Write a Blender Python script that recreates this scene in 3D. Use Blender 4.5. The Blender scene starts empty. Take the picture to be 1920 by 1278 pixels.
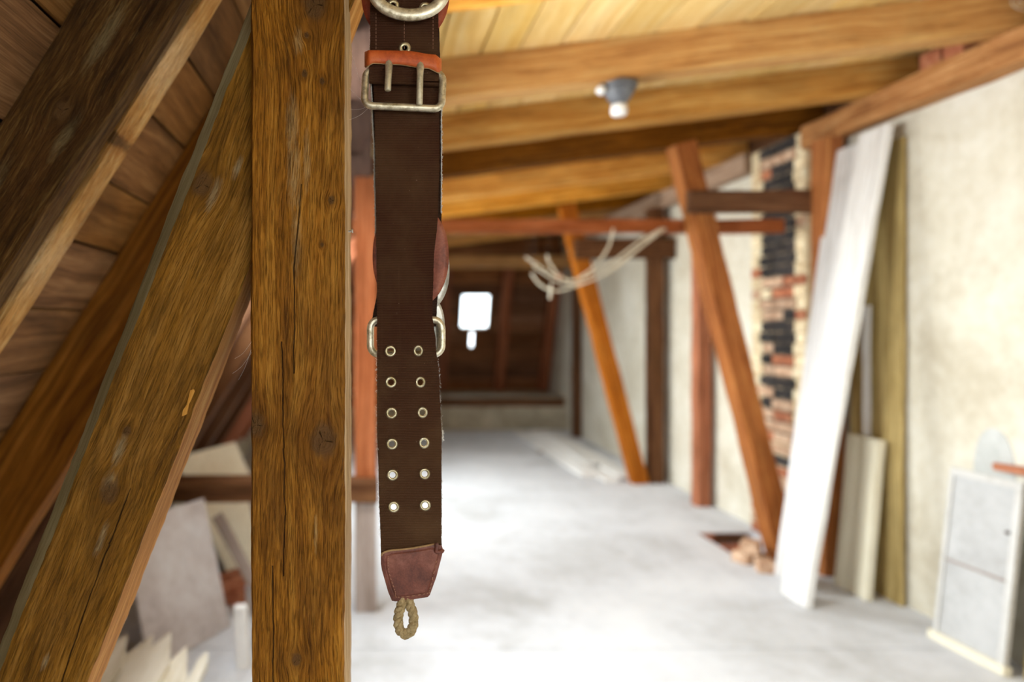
import bpy, bmesh, math, random
from mathutils import Vector, Matrix
random.seed(7)
R = random.Random(11)
sc = bpy.context.scene
COL = sc.collection

# ------------------------------------------------------------------ camera
F = 1280.0; VX, VY, EYE = 690.0, 612.0, 1.5      # focal length (px), vanishing point (px), eye height (m)
cam_d = bpy.data.cameras.new('camera'); cam = bpy.data.objects.new('camera', cam_d); COL.objects.link(cam)
cam.location = (0, 0, EYE); cam.rotation_euler = (math.pi / 2, 0, 0)
cam_d.sensor_width = 36; cam_d.lens = 24
cam_d.shift_x = (960 - VX) / 1920; cam_d.shift_y = -(639 - VY) / 1920
cam_d.clip_start = 0.02; cam_d.clip_end = 200
cam_d.dof.use_dof = True; cam_d.dof.focus_distance = 0.905; cam_d.dof.aperture_fstop = 1.8
cam_d.dof.aperture_blades = 0
sc.camera = cam

# ------------------------------------------------------------------ colour management, world
sc.view_settings.view_transform = 'Standard'
try: sc.view_settings.look = 'None'
except Exception: pass
sc.view_settings.gamma = 1; sc.view_settings.use_curve_mapping = False
sc.view_settings.exposure = 0.38
w = bpy.data.worlds.new('overcast_sky'); sc.world = w; w.use_nodes = True
w.node_tree.nodes['Background'].inputs[0].default_value = (0.88, 0.95, 1.0, 1)
w.node_tree.nodes['Background'].inputs[1].default_value = 5.0

def P(x, y, Y):            # image measurement + known depth -> metres
    return Vector(((x - VX) / F * Y, Y, EYE + (VY - y) / F * Y))

# steep roof slope on the left: line through S0, direction SD (down the slope), inward normal SN
SN = Vector((0.846, 0, -0.533)); SD = Vector((-0.533, 0, -0.846))
S0 = Vector((0, 0, EYE)) - SN * 0.646
def slope_h(h): return (S0.z - h) / 0.846      # t for a height
SKY = [(-1.30, -0.55), (1.90, 2.33), (2.50, 3.06), (3.26, 3.80), (4.80, 5.26), (5.48, 5.98), (6.20, 6.72)]   # unseen skylights, Y ranges; first two added to light foreground and ceiling
SKYT = [(slope_h(2.30), slope_h(1.55)), (slope_h(2.22), slope_h(1.40)), (slope_h(2.18), slope_h(1.47)), (slope_h(2.18), slope_h(1.47)), (slope_h(2.40), slope_h(1.56)), (slope_h(2.40), slope_h(1.50)), (slope_h(2.40), slope_h(1.50))]
SKYP = [48, 106, 22, 28, 50, 48, 62]

def area_light(name, loc, direction, sx, sy, power, col):
    d = bpy.data.lights.new(name, 'AREA'); d.shape = 'RECTANGLE'; d.size = sx; d.size_y = sy
    d.energy = power; d.color = col
    o = bpy.data.objects.new(name, d); COL.objects.link(o)
    o.location = loc; o.rotation_euler = Vector(direction).to_track_quat('-Z', 'Y').to_euler()
    return o
# lights outside the unseen skylights of the steep slope, the added rear gable window
for i, ((y0, y1), (t0, t1)) in enumerate(zip(SKY, SKYT)):
    c = S0 + SD * (t0 + t1) / 2 - SN * 0.20; c.y = (y0 + y1) / 2
    d = bpy.data.lights.new('unseen_skylight_light', 'AREA'); d.shape = 'RECTANGLE'
    d.size = t1 - t0 - .04; d.size_y = y1 - y0 - .04; d.energy = SKYP[i]; d.color = (1.0, 0.985, 0.965)
    o = bpy.data.objects.new('unseen_skylight_light', d); COL.objects.link(o)
    zx, zz_ = (0.95, -0.3122) if i != 1 else (0.9987, -0.05); zax = -Vector((zx, 0, zz_)); xax = Vector((zz_, 0, -zx)); yax = zax.cross(xax)
    o.matrix_world = Matrix.Translation(c) @ Matrix((xax, yax, zax)).transposed().to_4x4()
REARW = (0.35, 2.35, 0.95, 2.15)      # unseen rear window added to light the foreground, x0,x1,z0,z1 at Y=-2.6
area_light('added_rear_window_light', ((REARW[0] + REARW[1]) / 2, -2.62, (REARW[2] + REARW[3]) / 2), (0, 1, 0), REARW[1] - REARW[0], REARW[3] - REARW[2], 18, (1.0, 0.95, 0.87))

# ------------------------------------------------------------------ node helpers
class NB:
    def __init__(s, name):
        s.m = bpy.data.materials.new(name); s.m.use_nodes = True
        s.t = s.m.node_tree; s.b = s.t.nodes['Principled BSDF']
        s.out = s.t.nodes['Material Output']
    def n(s, typ, **kw):
        nd = s.t.nodes.new(typ)
        for k, v in kw.items(): setattr(nd, k, v)
        return nd
    def put(s, sock, v):
        if v is None: return
        if isinstance(v, bpy.types.NodeSocket): s.t.links.new(v, sock)
        elif isinstance(v, (int, float)) and sock.type in ('VECTOR',): sock.default_value = (v, v, v)
        elif isinstance(v, (tuple, list)) and sock.type == 'RGBA' and len(v) == 3: sock.default_value = (*v, 1)
        else: sock.default_value = v
    def f(s, op, a, b=None, c=None, clamp=False):
        nd = s.n('ShaderNodeMath', operation=op, use_clamp=clamp)
        s.put(nd.inputs[0], a); s.put(nd.inputs[1], b)
        if c is not None: s.put(nd.inputs[2], c)
        return nd.outputs[0]
    def v(s, op, a, b=None):
        nd = s.n('ShaderNodeVectorMath', operation=op); s.put(nd.inputs[0], a)
        if b is not None: s.put(nd.inputs[1], b)
        return nd.outputs['Value'] if op in ('LENGTH', 'DOT_PRODUCT', 'DISTANCE') else nd.outputs[0]
    def noise(s, vec, scale=1.0, detail=4, rough=0.55, dist=0.0):
        nd = s.n('ShaderNodeTexNoise'); s.put(nd.inputs['Vector'], vec)
        nd.inputs['Scale'].default_value = scale; nd.inputs['Detail'].default_value = detail
        nd.inputs['Roughness'].default_value = rough; nd.inputs['Distortion'].default_value = dist
        return nd.outputs[0]
    def rng(s, v, a, b, c=0.0, d=1.0, smooth=False):
        nd = s.n('ShaderNodeMapRange'); nd.interpolation_type = 'SMOOTHSTEP' if smooth else 'LINEAR'; nd.clamp = True
        s.put(nd.inputs[0], v)
        for i, q in enumerate((a, b, c, d)): s.put(nd.inputs[i + 1], q)
        return nd.outputs[0]
    def ramp(s, v, stops):
        nd = s.n('ShaderNodeValToRGB'); e = nd.color_ramp.elements
        while len(e) < len(stops): e.new(0.5)
        for el, (p, c) in zip(e, stops): el.position = p; el.color = (*c, 1)
        s.put(nd.inputs[0], v); return nd.outputs[0]
    def mix(s, fac, a, b, mode='MIX'):
        nd = s.n('ShaderNodeMix', data_type='RGBA', blend_type=mode); nd.clamp_factor = True
        s.put(nd.inputs[0], fac); s.put(nd.inputs[6], a); s.put(nd.inputs[7], b); return nd.outputs[2]
    def obj(s): return s.n('ShaderNodeTexCoord').outputs['Object']
    def rand(s): return s.n('ShaderNodeObjectInfo').outputs['Random']
    def sep(s, v):
        nd = s.n('ShaderNodeSeparateXYZ'); s.put(nd.inputs[0], v); return nd.outputs[0], nd.outputs[1], nd.outputs[2]
    def comb(s, x, y, z):
        nd = s.n('ShaderNodeCombineXYZ')
        for i, q in enumerate((x, y, z)): s.put(nd.inputs[i], q)
        return nd.outputs[0]
    def bump(s, h, dist, strength=1.0):
        nd = s.n('ShaderNodeBump'); nd.inputs['Distance'].default_value = dist; nd.inputs['Strength'].default_value = strength
        s.put(nd.inputs['Height'], h); s.put(s.b.inputs['Normal'], nd.outputs[0])
    def done(s, col, rough=0.7, metal=0.0, spec=0.35):
        s.put(s.b.inputs['Base Color'], col); s.put(s.b.inputs['Roughness'], rough)
        s.put(s.b.inputs['Metallic'], metal); s.b.inputs['Specular IOR Level'].default_value = spec
        return s.m

def wood(name, dark, mid, light, grain=1.0, blotch=0.5, tint=0.25, rough=0.72, bump=0.0012, fine=1.0,
         knots=(), cracks=(), scrapes=(), scrape_col=(0.46, 0.30, 0.13), stain=(0.06, 0.03, 0.012), wave=0.0):
    """local X runs along the timber; knots (x, y, r), cracks [(x, y), ...], scrapes (x, y, halflen, halfwidth) on the face"""
    b = NB(name); p = b.obj(); rn = b.rand()
    hero = bool(knots or cracks or scrapes)
    if not hero:
        p = b.v('ADD', p, b.comb(b.f('MULTIPLY', rn, 31.7), b.f('MULTIPLY', rn, 17.3), b.f('MULTIPLY', rn, 9.1)))
    x, y, z = b.sep(p)
    # grain lines wander along the timber
    wander = b.noise(b.v('MULTIPLY', p, (1.3, 2.5, 2.5)), 1.0, 2)
    yy = b.f('ADD', y, b.f('MULTIPLY', b.f('SUBTRACT', wander, 0.5), 0.05 if hero else 0.09))
    kmask = None; kring = None; khalo = None
    for (kx, ky, kr) in knots:
        dx = b.f('SUBTRACT', x, kx); dy = b.f('SUBTRACT', y, ky)
        d = b.f('SQRT', b.f('ADD', b.f('MULTIPLY', b.f('MULTIPLY', dx, dx), 0.55), b.f('MULTIPLY', dy, dy)))
        # lines bend round the knot
        g = b.f('EXPONENT', b.f('MULTIPLY', b.f('MULTIPLY', d, d), -1.0 / (2.2 * kr) ** 2))
        yy = b.f('SUBTRACT', yy, b.f('MULTIPLY', b.f('MULTIPLY', dy, g), 0.8))
        dn = b.f('ADD', d, b.f('MULTIPLY', b.f('SUBTRACT', b.noise(p, 1.1 / kr, 2), 0.5), kr * 0.7))
        mk = b.rng(dn, kr * 1.25, kr * 0.55, 0, 1, True)
        rg = b.rng(b.f('SINE', b.f('MULTIPLY', dn, 34.0 / kr)), -1, 1)
        ang = b.f('ARCTAN2', dy, dx)
        star = b.f('MULTIPLY', b.rng(b.f('ABSOLUTE', b.f('SINE', b.f('ADD', b.f('MULTIPLY', ang, 1.5), 0.6))), 0.16, 0.02), b.rng(d, kr * 0.75, kr * 0.45))
        star = b.f('MULTIPLY', star, b.rng(b.noise(p, 90, 2), 0.38, 0.5))
        rr = b.f('SUBTRACT', b.f('MULTIPLY', rg, 0.13), b.f('MULTIPLY', star, 1.2)); halo = b.rng(dn, kr * 3.0, kr * 0.9, 0, 1, True); khalo = halo if khalo is None else b.f('MAXIMUM', khalo, halo)
        kmask = mk if kmask is None else b.f('MAXIMUM', kmask, mk)
        kr_ = b.f('MULTIPLY', rr, mk); kring = kr_ if kring is None else b.f('ADD', kring, kr_)
    q = b.comb(x, yy, z)
    med = b.noise(b.v('MULTIPLY', q, (1.6, 46 * grain, 46 * grain)), 1.0, 5, 0.6, 0.35)
    fin = b.noise(b.v('MULTIPLY', q, (11, 330 * fine, 330 * fine)), 1.0, 4, 0.6)
    big = b.noise(b.v('MULTIPLY', p, (2.2, 7, 7)), 1.0, 4, 0.6, 0.6)
    val = b.f('ADD', b.f('MULTIPLY', med, 0.62), b.f('MULTIPLY', fin, 0.38))
    if wave:
        wv = b.n('ShaderNodeTexWave'); wv.bands_direction = 'Y'; b.put(wv.inputs[0], b.v('MULTIPLY', q, (0.35, 1, 1)))
        wv.inputs['Scale'].default_value = 42; wv.inputs['Distortion'].default_value = 7; wv.inputs['Detail'].default_value = 3; wv.inputs['Detail Scale'].default_value = 0.7
        val = b.f('ADD', b.f('MULTIPLY', val, 1 - wave * .35), b.f('MULTIPLY', wv.outputs[1], wave * .18))
    col = b.ramp(val, [(0.36, dark), (0.50, mid), (0.66, light)])
    col = b.mix(b.f('MULTIPLY', b.rng(big, 0.48, 0.72), blotch), col, stain)
    hgt = b.f('ADD', b.f('MULTIPLY', med, 0.7), b.f('MULTIPLY', fin, 0.5))
    for (sx, sy, hl, hw) in scrapes:
        dx = b.f('DIVIDE', b.f('SUBTRACT', x, sx), hl); dy = b.f('DIVIDE', b.f('SUBTRACT', y, sy), hw)
        g = b.f('EXPONENT', b.f('MULTIPLY', b.f('ADD', b.f('MULTIPLY', dx, dx), b.f('MULTIPLY', dy, dy)), -1.0))
        fib = b.noise(b.v('MULTIPLY', q, (60, 260, 260)), 1.0, 3, 0.6, 0.8)
        msk = b.rng(b.f('MULTIPLY', g, fib), 0.16, 0.52)
        col = b.mix(b.f('MULTIPLY', msk, 0.72), col, scrape_col)
        hgt = b.f('ADD', hgt, b.f('MULTIPLY', msk, 0.5))
    if hero:
        fl_ = b.noise(b.v('MULTIPLY', q, (38, 620, 620)), 1.0, 3, 0.65)
        fm = b.rng(fl_, 0.50, 0.68); col = b.mix(b.f('MULTIPLY', fm, 0.48), col, tuple(c * .35 for c in dark))
        fl2 = b.noise(b.v('MULTIPLY', b.v('ADD', q, (5, 3, 1)), (30, 480, 480)), 1.0, 3, 0.65)
        col = b.mix(b.f('MULTIPLY', b.rng(fl2, 0.56, 0.74), 0.40), col, tuple(min(.8, c * 1.45) for c in light)); hgt = b.f('SUBTRACT', hgt, b.f('MULTIPLY', fm, 0.5))
        pt = b.noise(b.v('MULTIPLY', p, (7, 26, 26)), 1.0, 4, 0.6, 0.5); col = b.mix(b.f('MULTIPLY', b.rng(pt, 0.50, 0.72), 0.5), col, tuple(c * .6 for c in dark))
    if kmask is not None:
        col = b.mix(b.f('MULTIPLY', khalo, 0.45), col, dark)
        col = b.mix(b.f('MULTIPLY', kmask, 0.85), col, b.mix(b.rng(kring, -0.6, 0.35), (0.018, 0.009, 0.004), (0.13, 0.065, 0.022)))
        hgt = b.f('ADD', hgt, b.f('MULTIPLY', kring, 0.8))
    for pts in cracks:
        for (xa, ya), (xb, yb) in zip(pts[:-1], pts[1:]):
            lo, hi = min(xa, xb), max(xa, xb)
            yl = b.f('ADD', ya, b.f('MULTIPLY', b.f('SUBTRACT', x, xa), (yb - ya) / (xb - xa)))
            yl = b.f('ADD', yl, b.f('MULTIPLY', b.f('SUBTRACT', b.noise(b.comb(x, 0.3, ya * 9), 24, 3), 0.5), 0.006))
            dd = b.f('ABSOLUTE', b.f('SUBTRACT', y, yl))
            inr = b.f('MULTIPLY', b.f('GREATER_THAN', x, lo), b.f('LESS_THAN', x, hi))
            wd = b.f('MULTIPLY', b.noise(b.comb(x, 1.3, ya), 30, 2), 0.0022)
            mk = b.f('MULTIPLY', b.f('MULTIPLY', b.rng(dd, wd, b.f('MULTIPLY', wd, 0.35)), inr), b.f('LESS_THAN', z, 0.02 if False else 1e3))
            col = b.mix(b.f('MULTIPLY', mk, 0.85), col, (0.012, 0.006, 0.003)); hgt = b.f('SUBTRACT', hgt, b.f('MULTIPLY', mk, 1.2))
    if not hero:
        hsv = b.n('ShaderNodeHueSaturation'); b.put(hsv.inputs['Color'], col)
        b.put(hsv.inputs['Value'], b.rng(rn, 0, 1, 1 - tint, 1 + tint)); b.put(hsv.inputs['Saturation'], b.rng(b.f('FRACT', b.f('MULTIPLY', rn, 7.3)), 0, 1, 1 - tint * .35, 1.12))
        col = hsv.outputs[0]
    b.bump(hgt, bump)
    return b.done(col, rough, 0.0, 0.12)

def mottled(name, c0, c1, c2, scale=2.0, rough=0.85, bump=0.0, bscale=60, fine=0.3, tint=0.0):
    b = NB(name); p = b.obj()
    rn = b.rand(); p = b.v('ADD', p, b.comb(b.f('MULTIPLY', rn, 13.1), b.f('MULTIPLY', rn, 5.3), 0.0))
    a = b.noise(p, scale, 5, 0.6, 0.4); c = b.noise(p, scale * 9, 4)
    v = b.f('ADD', b.f('MULTIPLY', a, 1 - fine), b.f('MULTIPLY', c, fine))
    col = b.ramp(v, [(0.36, c0), (0.5, c1), (0.62, c2)])
    if tint:
        hsv = b.n('ShaderNodeHueSaturation'); b.put(hsv.inputs['Color'], col); b.put(hsv.inputs['Value'], b.rng(rn, 0, 1, 1 - tint, 1 + tint)); col = hsv.outputs[0]
    if bump: b.bump(b.noise(p, bscale, 4), bump)
    return b.done(col, rough)

def metal(name, c0, c1, rough=0.38, scale=90, metallic=0.85):
    b = NB(name); p = b.obj(); a = b.noise(p, scale, 5, 0.65)
    col = b.ramp(a, [(0.38, c0), (0.56, c1)])
    b.bump(b.noise(p, scale * 5, 3), 0.0003)
    return b.done(col, b.rng(a, 0.3, 0.7, rough + 0.12, rough - 0.08), metallic, 0.5)

# ------------------------------------------------------------------ mesh helpers
def link(name, me, mat, parent=None, smooth=False):
    o = bpy.data.objects.new(name, me); COL.objects.link(o)
    if mat and not me.materials: me.materials.append(mat)
    if smooth:
        for p_ in me.polygons: p_.use_smooth = True
    if parent: o.parent = parent
    return o
def tag(o, label=None, cat=None, group=None, kind=None):
    if label: o['label'] = label
    if cat: o['category'] = cat
    if group: o['group'] = group
    if kind: o['kind'] = kind
    return o
def empty(name, loc=(0, 0, 0)):
    o = bpy.data.objects.new(name, None); COL.objects.link(o); o.location = loc; o.empty_display_size = 0.05; return o
def mesh(name, verts, faces):
    me = bpy.data.meshes.new(name); me.from_pydata([tuple(v) for v in verts], [], faces)
    bm = bmesh.new(); bm.from_mesh(me); bmesh.ops.recalc_face_normals(bm, faces=bm.faces); bm.to_mesh(me); bm.free()
    return me
class MB:
    def __init__(s): s.v = []; s.f = []
    def add(s, vs, fs):
        k = len(s.v); s.v += [Vector(q) for q in vs]; s.f += [tuple(i + k for i in f) for f in fs]
    def box(s, x0, x1, y0, y1, z0, z1):
        s.add([(x0, y0, z0), (x1, y0, z0), (x1, y1, z0), (x0, y1, z0), (x0, y0, z1), (x1, y0, z1), (x1, y1, z1), (x0, y1, z1)],
              [(0, 3, 2, 1), (4, 5, 6, 7), (0, 1, 5, 4), (1, 2, 6, 5), (2, 3, 7, 6), (3, 0, 4, 7)])
    def tube(s, pts, r, sides=10, closed=False, flat=1.0, up=None):
        pts = [Vector(q) for q in pts]; n = len(pts)
        rs = r if isinstance(r, (list, tuple)) else [r] * n
        rings = []; prev = None
        for i, q in enumerate(pts):
            a = pts[(i - 1) % n] if (closed or i > 0) else q
            c = pts[(i + 1) % n] if (closed or i < n - 1) else q
            t = (c - a).normalized()
            if up is not None: u = Vector(up) - t * Vector(up).dot(t)
            elif prev is None: u = t.orthogonal()
            else: u = prev - t * prev.dot(t)
            u.normalize(); prev = u; w_ = t.cross(u)
            rings.append([q + (u * math.cos(k * 2 * math.pi / sides) * flat + w_ * math.sin(k * 2 * math.pi / sides)) * rs[i] for k in range(sides)])
        vs = [v for rg in rings for v in rg]; fs = []
        m = n if closed else n - 1
        for i in range(m):
            for k in range(sides):
                a0 = i * sides + k; a1 = i * sides + (k + 1) % sides; j = ((i + 1) % n) * sides
                fs.append((a0, a1, j + (k + 1) % sides, j + k))
        if not closed: fs += [tuple(range(sides))[::-1], tuple((n - 1) * sides + k for k in range(sides))]
        s.add(vs, fs)
    def build(s, name, mat, parent=None, smooth=False):
        return link(name, mesh(name, s.v, s.f), mat, parent, smooth)

def frame(xd, zd):
    x = Vector(xd).normalized(); z = Vector(zd); z = (z - x * z.dot(x)).normalized(); y = z.cross(x)
    return Matrix((x, y, z)).transposed().to_4x4()
def section(wy, wz, c=0.004):
    a, b = wy / 2, wz / 2
    return [(-a + c, -b), (a - c, -b), (a, -b + c), (a, b - c), (a - c, b), (-a + c, b), (-a, b - c), (-a, -b + c)]
def timber_mesh(name, L, sec, seg=None, wob=0.0015, taper=0.0):
    seg = seg or max(2, min(40, int(L / 0.12))); vs = []; fs = []; m = len(sec)
    ph = [R.uniform(0, 6.28) for _ in range(m * 2)]
    for i in range(seg + 1):
        x = L * i / seg; k = 1 - taper * i / seg
        for j, (a, b) in enumerate(sec):
            n1 = wob * (math.sin(x * 5.1 + ph[j]) + 0.6 * math.sin(x * 13.7 + ph[j + m])); n2 = wob * (math.sin(x * 4.3 + ph[j + m]) + 0.6 * math.sin(x * 17.1 + ph[j]))
            vs.append((x, a * k + n1, b * k + n2))
    for i in range(seg):
        for j in range(m):
            fs.append((i * m + j, i * m + (j + 1) % m, (i + 1) * m + (j + 1) % m, (i + 1) * m + j))
    fs += [tuple(range(m))[::-1], tuple(seg * m + j for j in range(m))]
    return mesh(name, vs, fs)
def timber(name, p0, p1, wy, wz, mat, zd=(0, 1, 0), label=None, cat='beam', sec=None, wob=0.0015, parent=None, group=None, c=0.004, kind=None):
    """a squared timber from p0 to p1; wz is its size along zd, wy across"""
    p0 = Vector(p0); p1 = Vector(p1); L = (p1 - p0).length
    o = link(name, timber_mesh(name, L, sec or section(wy, wz, c), wob=wob), mat, parent)
    o.matrix_world = Matrix.Translation(p0) @ frame(p1 - p0, zd)
    return tag(o, label, cat if label else None, group, kind)

def subtract(rects, op):
    out = []
    a0, a1, b0, b1 = op
    for (x0, x1, y0, y1) in rects:
        if a1 <= x0 or a0 >= x1 or b1 <= y0 or b0 >= y1: out.append((x0, x1, y0, y1)); continue
        if a0 > x0: out.append((x0, a0, y0, y1))
        if a1 < x1: out.append((a1, x1, y0, y1))
        m0, m1 = max(x0, a0), min(x1, a1)
        if b0 > y0: out.append((m0, m1, y0, b0))
        if b1 < y1: out.append((m0, m1, b1, y1))
    return out
def boarded(name, origin, udir, vdir, u0, u1, v0, v1, openings, width, mat, kind_label, back_mat, th=0.024, splits=(), gap=0.004, jit=0.15):
    """a boarded plane: a backing sheet (structure) with one child per board; boards run along u"""
    ud = Vector(udir).normalized(); vd = Vector(vdir).normalized(); nd = ud.cross(vd).normalized()   # nd points OUT of the room
    M = Matrix.Translation(Vector(origin)) @ Matrix((ud, vd, nd)).transposed().to_4x4()
    rs = [(u0, u1, v0, v1)]
    for o_ in openings: rs = subtract(rs, o_)
    mb = MB()
    for (a, b_, c, d) in rs: mb.box(a, b_, c, d, th + 0.003, th + 0.02)
    back = mb.build(name, back_mat); back.matrix_world = M; tag(back, kind_label, None, None, 'structure')
    v = v0
    while v < v1 - 0.02:
        wd = min(width * R.uniform(1 - jit, 1 + jit), v1 - v)
        cuts = [u0] + sorted(s_ + R.uniform(-.25, .25) for s_ in splits) + [u1]
        if splits and R.random() < .35: cuts = [u0] + [R.choice(cuts[1:-1])] + [u1]
        for ca, cb in zip(cuts[:-1], cuts[1:]):
            rs = [(ca + .002, cb - .002, v + gap / 2, v + wd - gap / 2)]
            for o_ in openings: rs = subtract(rs, o_)
            for (a, b_, c, d) in rs:
                if b_ - a < 0.03 or d - c < 0.012: continue
                sec = section(d - c, th, 0.003); L = b_ - a
                me = timber_mesh('plank', L, sec, seg=max(2, int(L / .5)), wob=0.0012)
                o = link('plank', me, mat, back)
                o.matrix_local = Matrix.Translation((a, (c + d) / 2, th / 2 + R.uniform(-.003, .002))) @ Matrix.Rotation(R.choice((0, math.pi)), 4, 'X')
        v += wd
    return back, M

# ------------------------------------------------------------------ materials
M_old = wood('old_brown_timber', (0.06, 0.020, 0.004), (0.20, 0.075, 0.014), (0.38, 0.165, 0.04), blotch=0.45)
M_raft = wood('rafter_timber', (0.34, 0.13, 0.026), (0.64, 0.31, 0.075), (0.80, 0.50, 0.17), blotch=0.35, grain=.8)
M_red = wood('red_brown_timber', (0.12, 0.036, 0.016), (0.30, 0.10, 0.045), (0.46, 0.19, 0.10), blotch=0.3)
M_darkt = wood('dark_timber', (0.035, 0.015, 0.008), (0.10, 0.045, 0.022), (0.20, 0.10, 0.05), blotch=0.4)
M_brace = wood('orange_strut_timber', (0.19, 0.058, 0.018), (0.43, 0.145, 0.044), (0.64, 0.285, 0.09), blotch=0.3)
M_plank = wood('ceiling_board', (0.70, 0.44, 0.15), (0.82, 0.57, 0.23), (0.86, 0.67, 0.34), blotch=0.2, tint=0.2, grain=.7, stain=(0.22, 0.14, 0.07))
M_plankd = wood('slope_board', (0.08, 0.034, 0.012), (0.21, 0.098, 0.036), (0.35, 0.19, 0.08), blotch=0.5, tint=0.22, grain=.6, stain=(0.05, 0.028, 0.014))
M_planke = wood('hip_board', (0.09, 0.036, 0.016), (0.22, 0.092, 0.040), (0.38, 0.18, 0.085), blotch=0.4, tint=0.3, grain=.6)
M_light = wood('pale_batten', (0.32, 0.125, 0.025), (0.64, 0.33, 0.095), (0.84, 0.60, 0.29), blotch=0.35, grain=.8, bump=0.002, stain=(0.18, 0.085, 0.03), wave=.3, scrapes=[(.40, -.05, .09, .022), (.42, .05, .09, .022), (.80, -.05, .10, .02), (.82, .05, .10, .02)], knots=[(.56, -.055, .010), (.56, .055, .010)], scrape_col=(0.84, 0.58, 0.31))
M_greyw = wood('greyed_timber', (0.16, 0.12, 0.10), (0.30, 0.24, 0.21), (0.46, 0.40, 0.37), blotch=0.3)
M_white = wood('whitewashed_board', (0.52, 0.50, 0.48), (0.76, 0.75, 0.74), (0.86, 0.86, 0.86), blotch=0.12, tint=0.06, stain=(0.45, 0.40, 0.34), bump=0.0005)
M_cream = wood('cream_board', (0.62, 0.56, 0.43), (0.76, 0.71, 0.57), (0.83, 0.80, 0.69), blotch=0.15, tint=0.1, stain=(0.4, 0.33, 0.2), bump=0.0005)
M_olive = wood('raw_olive_board', (0.22, 0.155, 0.06), (0.38, 0.285, 0.13), (0.52, 0.41, 0.21), blotch=0.4, tint=0.1, stain=(0.12, 0.085, 0.035))
M_mem = mottled('roof_underlay', (0.02, 0.016, 0.012), (0.03, 0.024, 0.018), (0.04, 0.03, 0.02))
M_plaster = mottled('lime_plaster', (0.49, 0.44, 0.345), (0.61, 0.57, 0.475), (0.68, 0.65, 0.57), 1.7, bump=0.004, bscale=22)
M_plaster2 = mottled('grey_plaster', (0.30, 0.26, 0.19), (0.42, 0.37, 0.28), (0.52, 0.47, 0.37), 2.5, bump=0.004, bscale=25)
M_floor = mottled('screed', (0.42, 0.425, 0.44), (0.55, 0.565, 0.605), (0.62, 0.635, 0.675), 1.1, bump=0.001, bscale=40, fine=.22)
M_cement = mottled('cement_patch', (0.40, 0.41, 0.40), (0.48, 0.49, 0.48), (0.54, 0.55, 0.54), 9)
M_brickr = mottled('red_brick', (0.26, 0.075, 0.035), (0.42, 0.145, 0.07), (0.54, 0.25, 0.14), 14, bump=.003, tint=.2)
M_brickp = mottled('pink_brick', (0.34, 0.19, 0.12), (0.50, 0.32, 0.21), (0.64, 0.46, 0.33), 14, bump=.003, tint=.2)
M_brickl = mottled('limed_brick', (0.52, 0.36, 0.20), (0.70, 0.58, 0.38), (0.78, 0.70, 0.52), 11, bump=.003, tint=.12)
M_brickb = mottled('sooty_brick', (0.010, 0.010, 0.011), (0.022, 0.020, 0.020), (0.06, 0.045, 0.04), 12, bump=.003, tint=.3)
M_mortar = mottled('lime_mortar', (0.42, 0.30, 0.18), (0.60, 0.48, 0.31), (0.70, 0.60, 0.43), 12, bump=.003)
M_glass = NB('window_glass')
_tr = M_glass.n('ShaderNodeBsdfTransparent'); _tr.inputs[0].default_value = (0.94, 0.97, 0.97, 1)
_gl = M_glass.n('ShaderNodeBsdfGlossy'); _gl.inputs['Roughness'].default_value = 0.03
_mx = M_glass.n('ShaderNodeMixShader'); _mx.inputs[0].default_value = 0.05
M_glass.t.links.new(_tr.outputs[0], _mx.inputs[1]); M_glass.t.links.new(_gl.outputs[0], _mx.inputs[2]); M_glass.t.links.new(_mx.outputs[0], M_glass.out.inputs[0]); M_glass = M_glass.m
M_doorp = mottled('grey_white_paint', (0.36, 0.355, 0.355), (0.43, 0.43, 0.435), (0.47, 0.47, 0.475), 3)
M_doorf = mottled('dull_white_paint', (0.42, 0.405, 0.385), (0.51, 0.50, 0.485), (0.56, 0.55, 0.54), 5)
M_black = mottled('black_bakelite', (0.015, 0.015, 0.017), (0.03, 0.03, 0.033), (0.05, 0.05, 0.055), 20, rough=.35)
M_greyp = mottled('grey_enamel', (0.07, 0.075, 0.085), (0.11, 0.115, 0.13), (0.15, 0.16, 0.18), 18, rough=.4)
M_porc = mottled('white_porcelain', (0.70, 0.70, 0.68), (0.80, 0.80, 0.79), (0.86, 0.86, 0.86), 10, rough=.3)
M_cable = mottled('beige_cable', (0.58, 0.50, 0.36), (0.72, 0.65, 0.50), (0.80, 0.75, 0.62), 20, rough=.6)
M_iron = metal('rusty_iron', (0.05, 0.03, 0.02), (0.16, 0.12, 0.10), .55)
M_nail = metal('bright_nail', (0.45, 0.43, 0.40), (0.75, 0.73, 0.70), .3)

# ------------------------------------------------------------------ setting
XR = 2.90; YB = 11.0; YF = -2.6
def structure(o, label): return tag(o, label, None, None, 'structure')
HOLE = (2.40, 2.80, 4.44, 4.98)
JOINT = 3.18
mb = MB()
rects = [(-1.75, 3.1, YF, JOINT - .003), (-1.75, 3.1, JOINT + .003, YB)]
rects = subtract(rects, HOLE)
for (a, b_, c, d) in rects: mb.box(a, b_, c, d, -0.25, 0)
mb.box(-1.75, 3.1, JOINT - .004, JOINT + .004, -0.25, -0.006)
fl = mb.build('floor', M_floor); structure(fl, 'pale grey screed floor of the attic')
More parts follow.
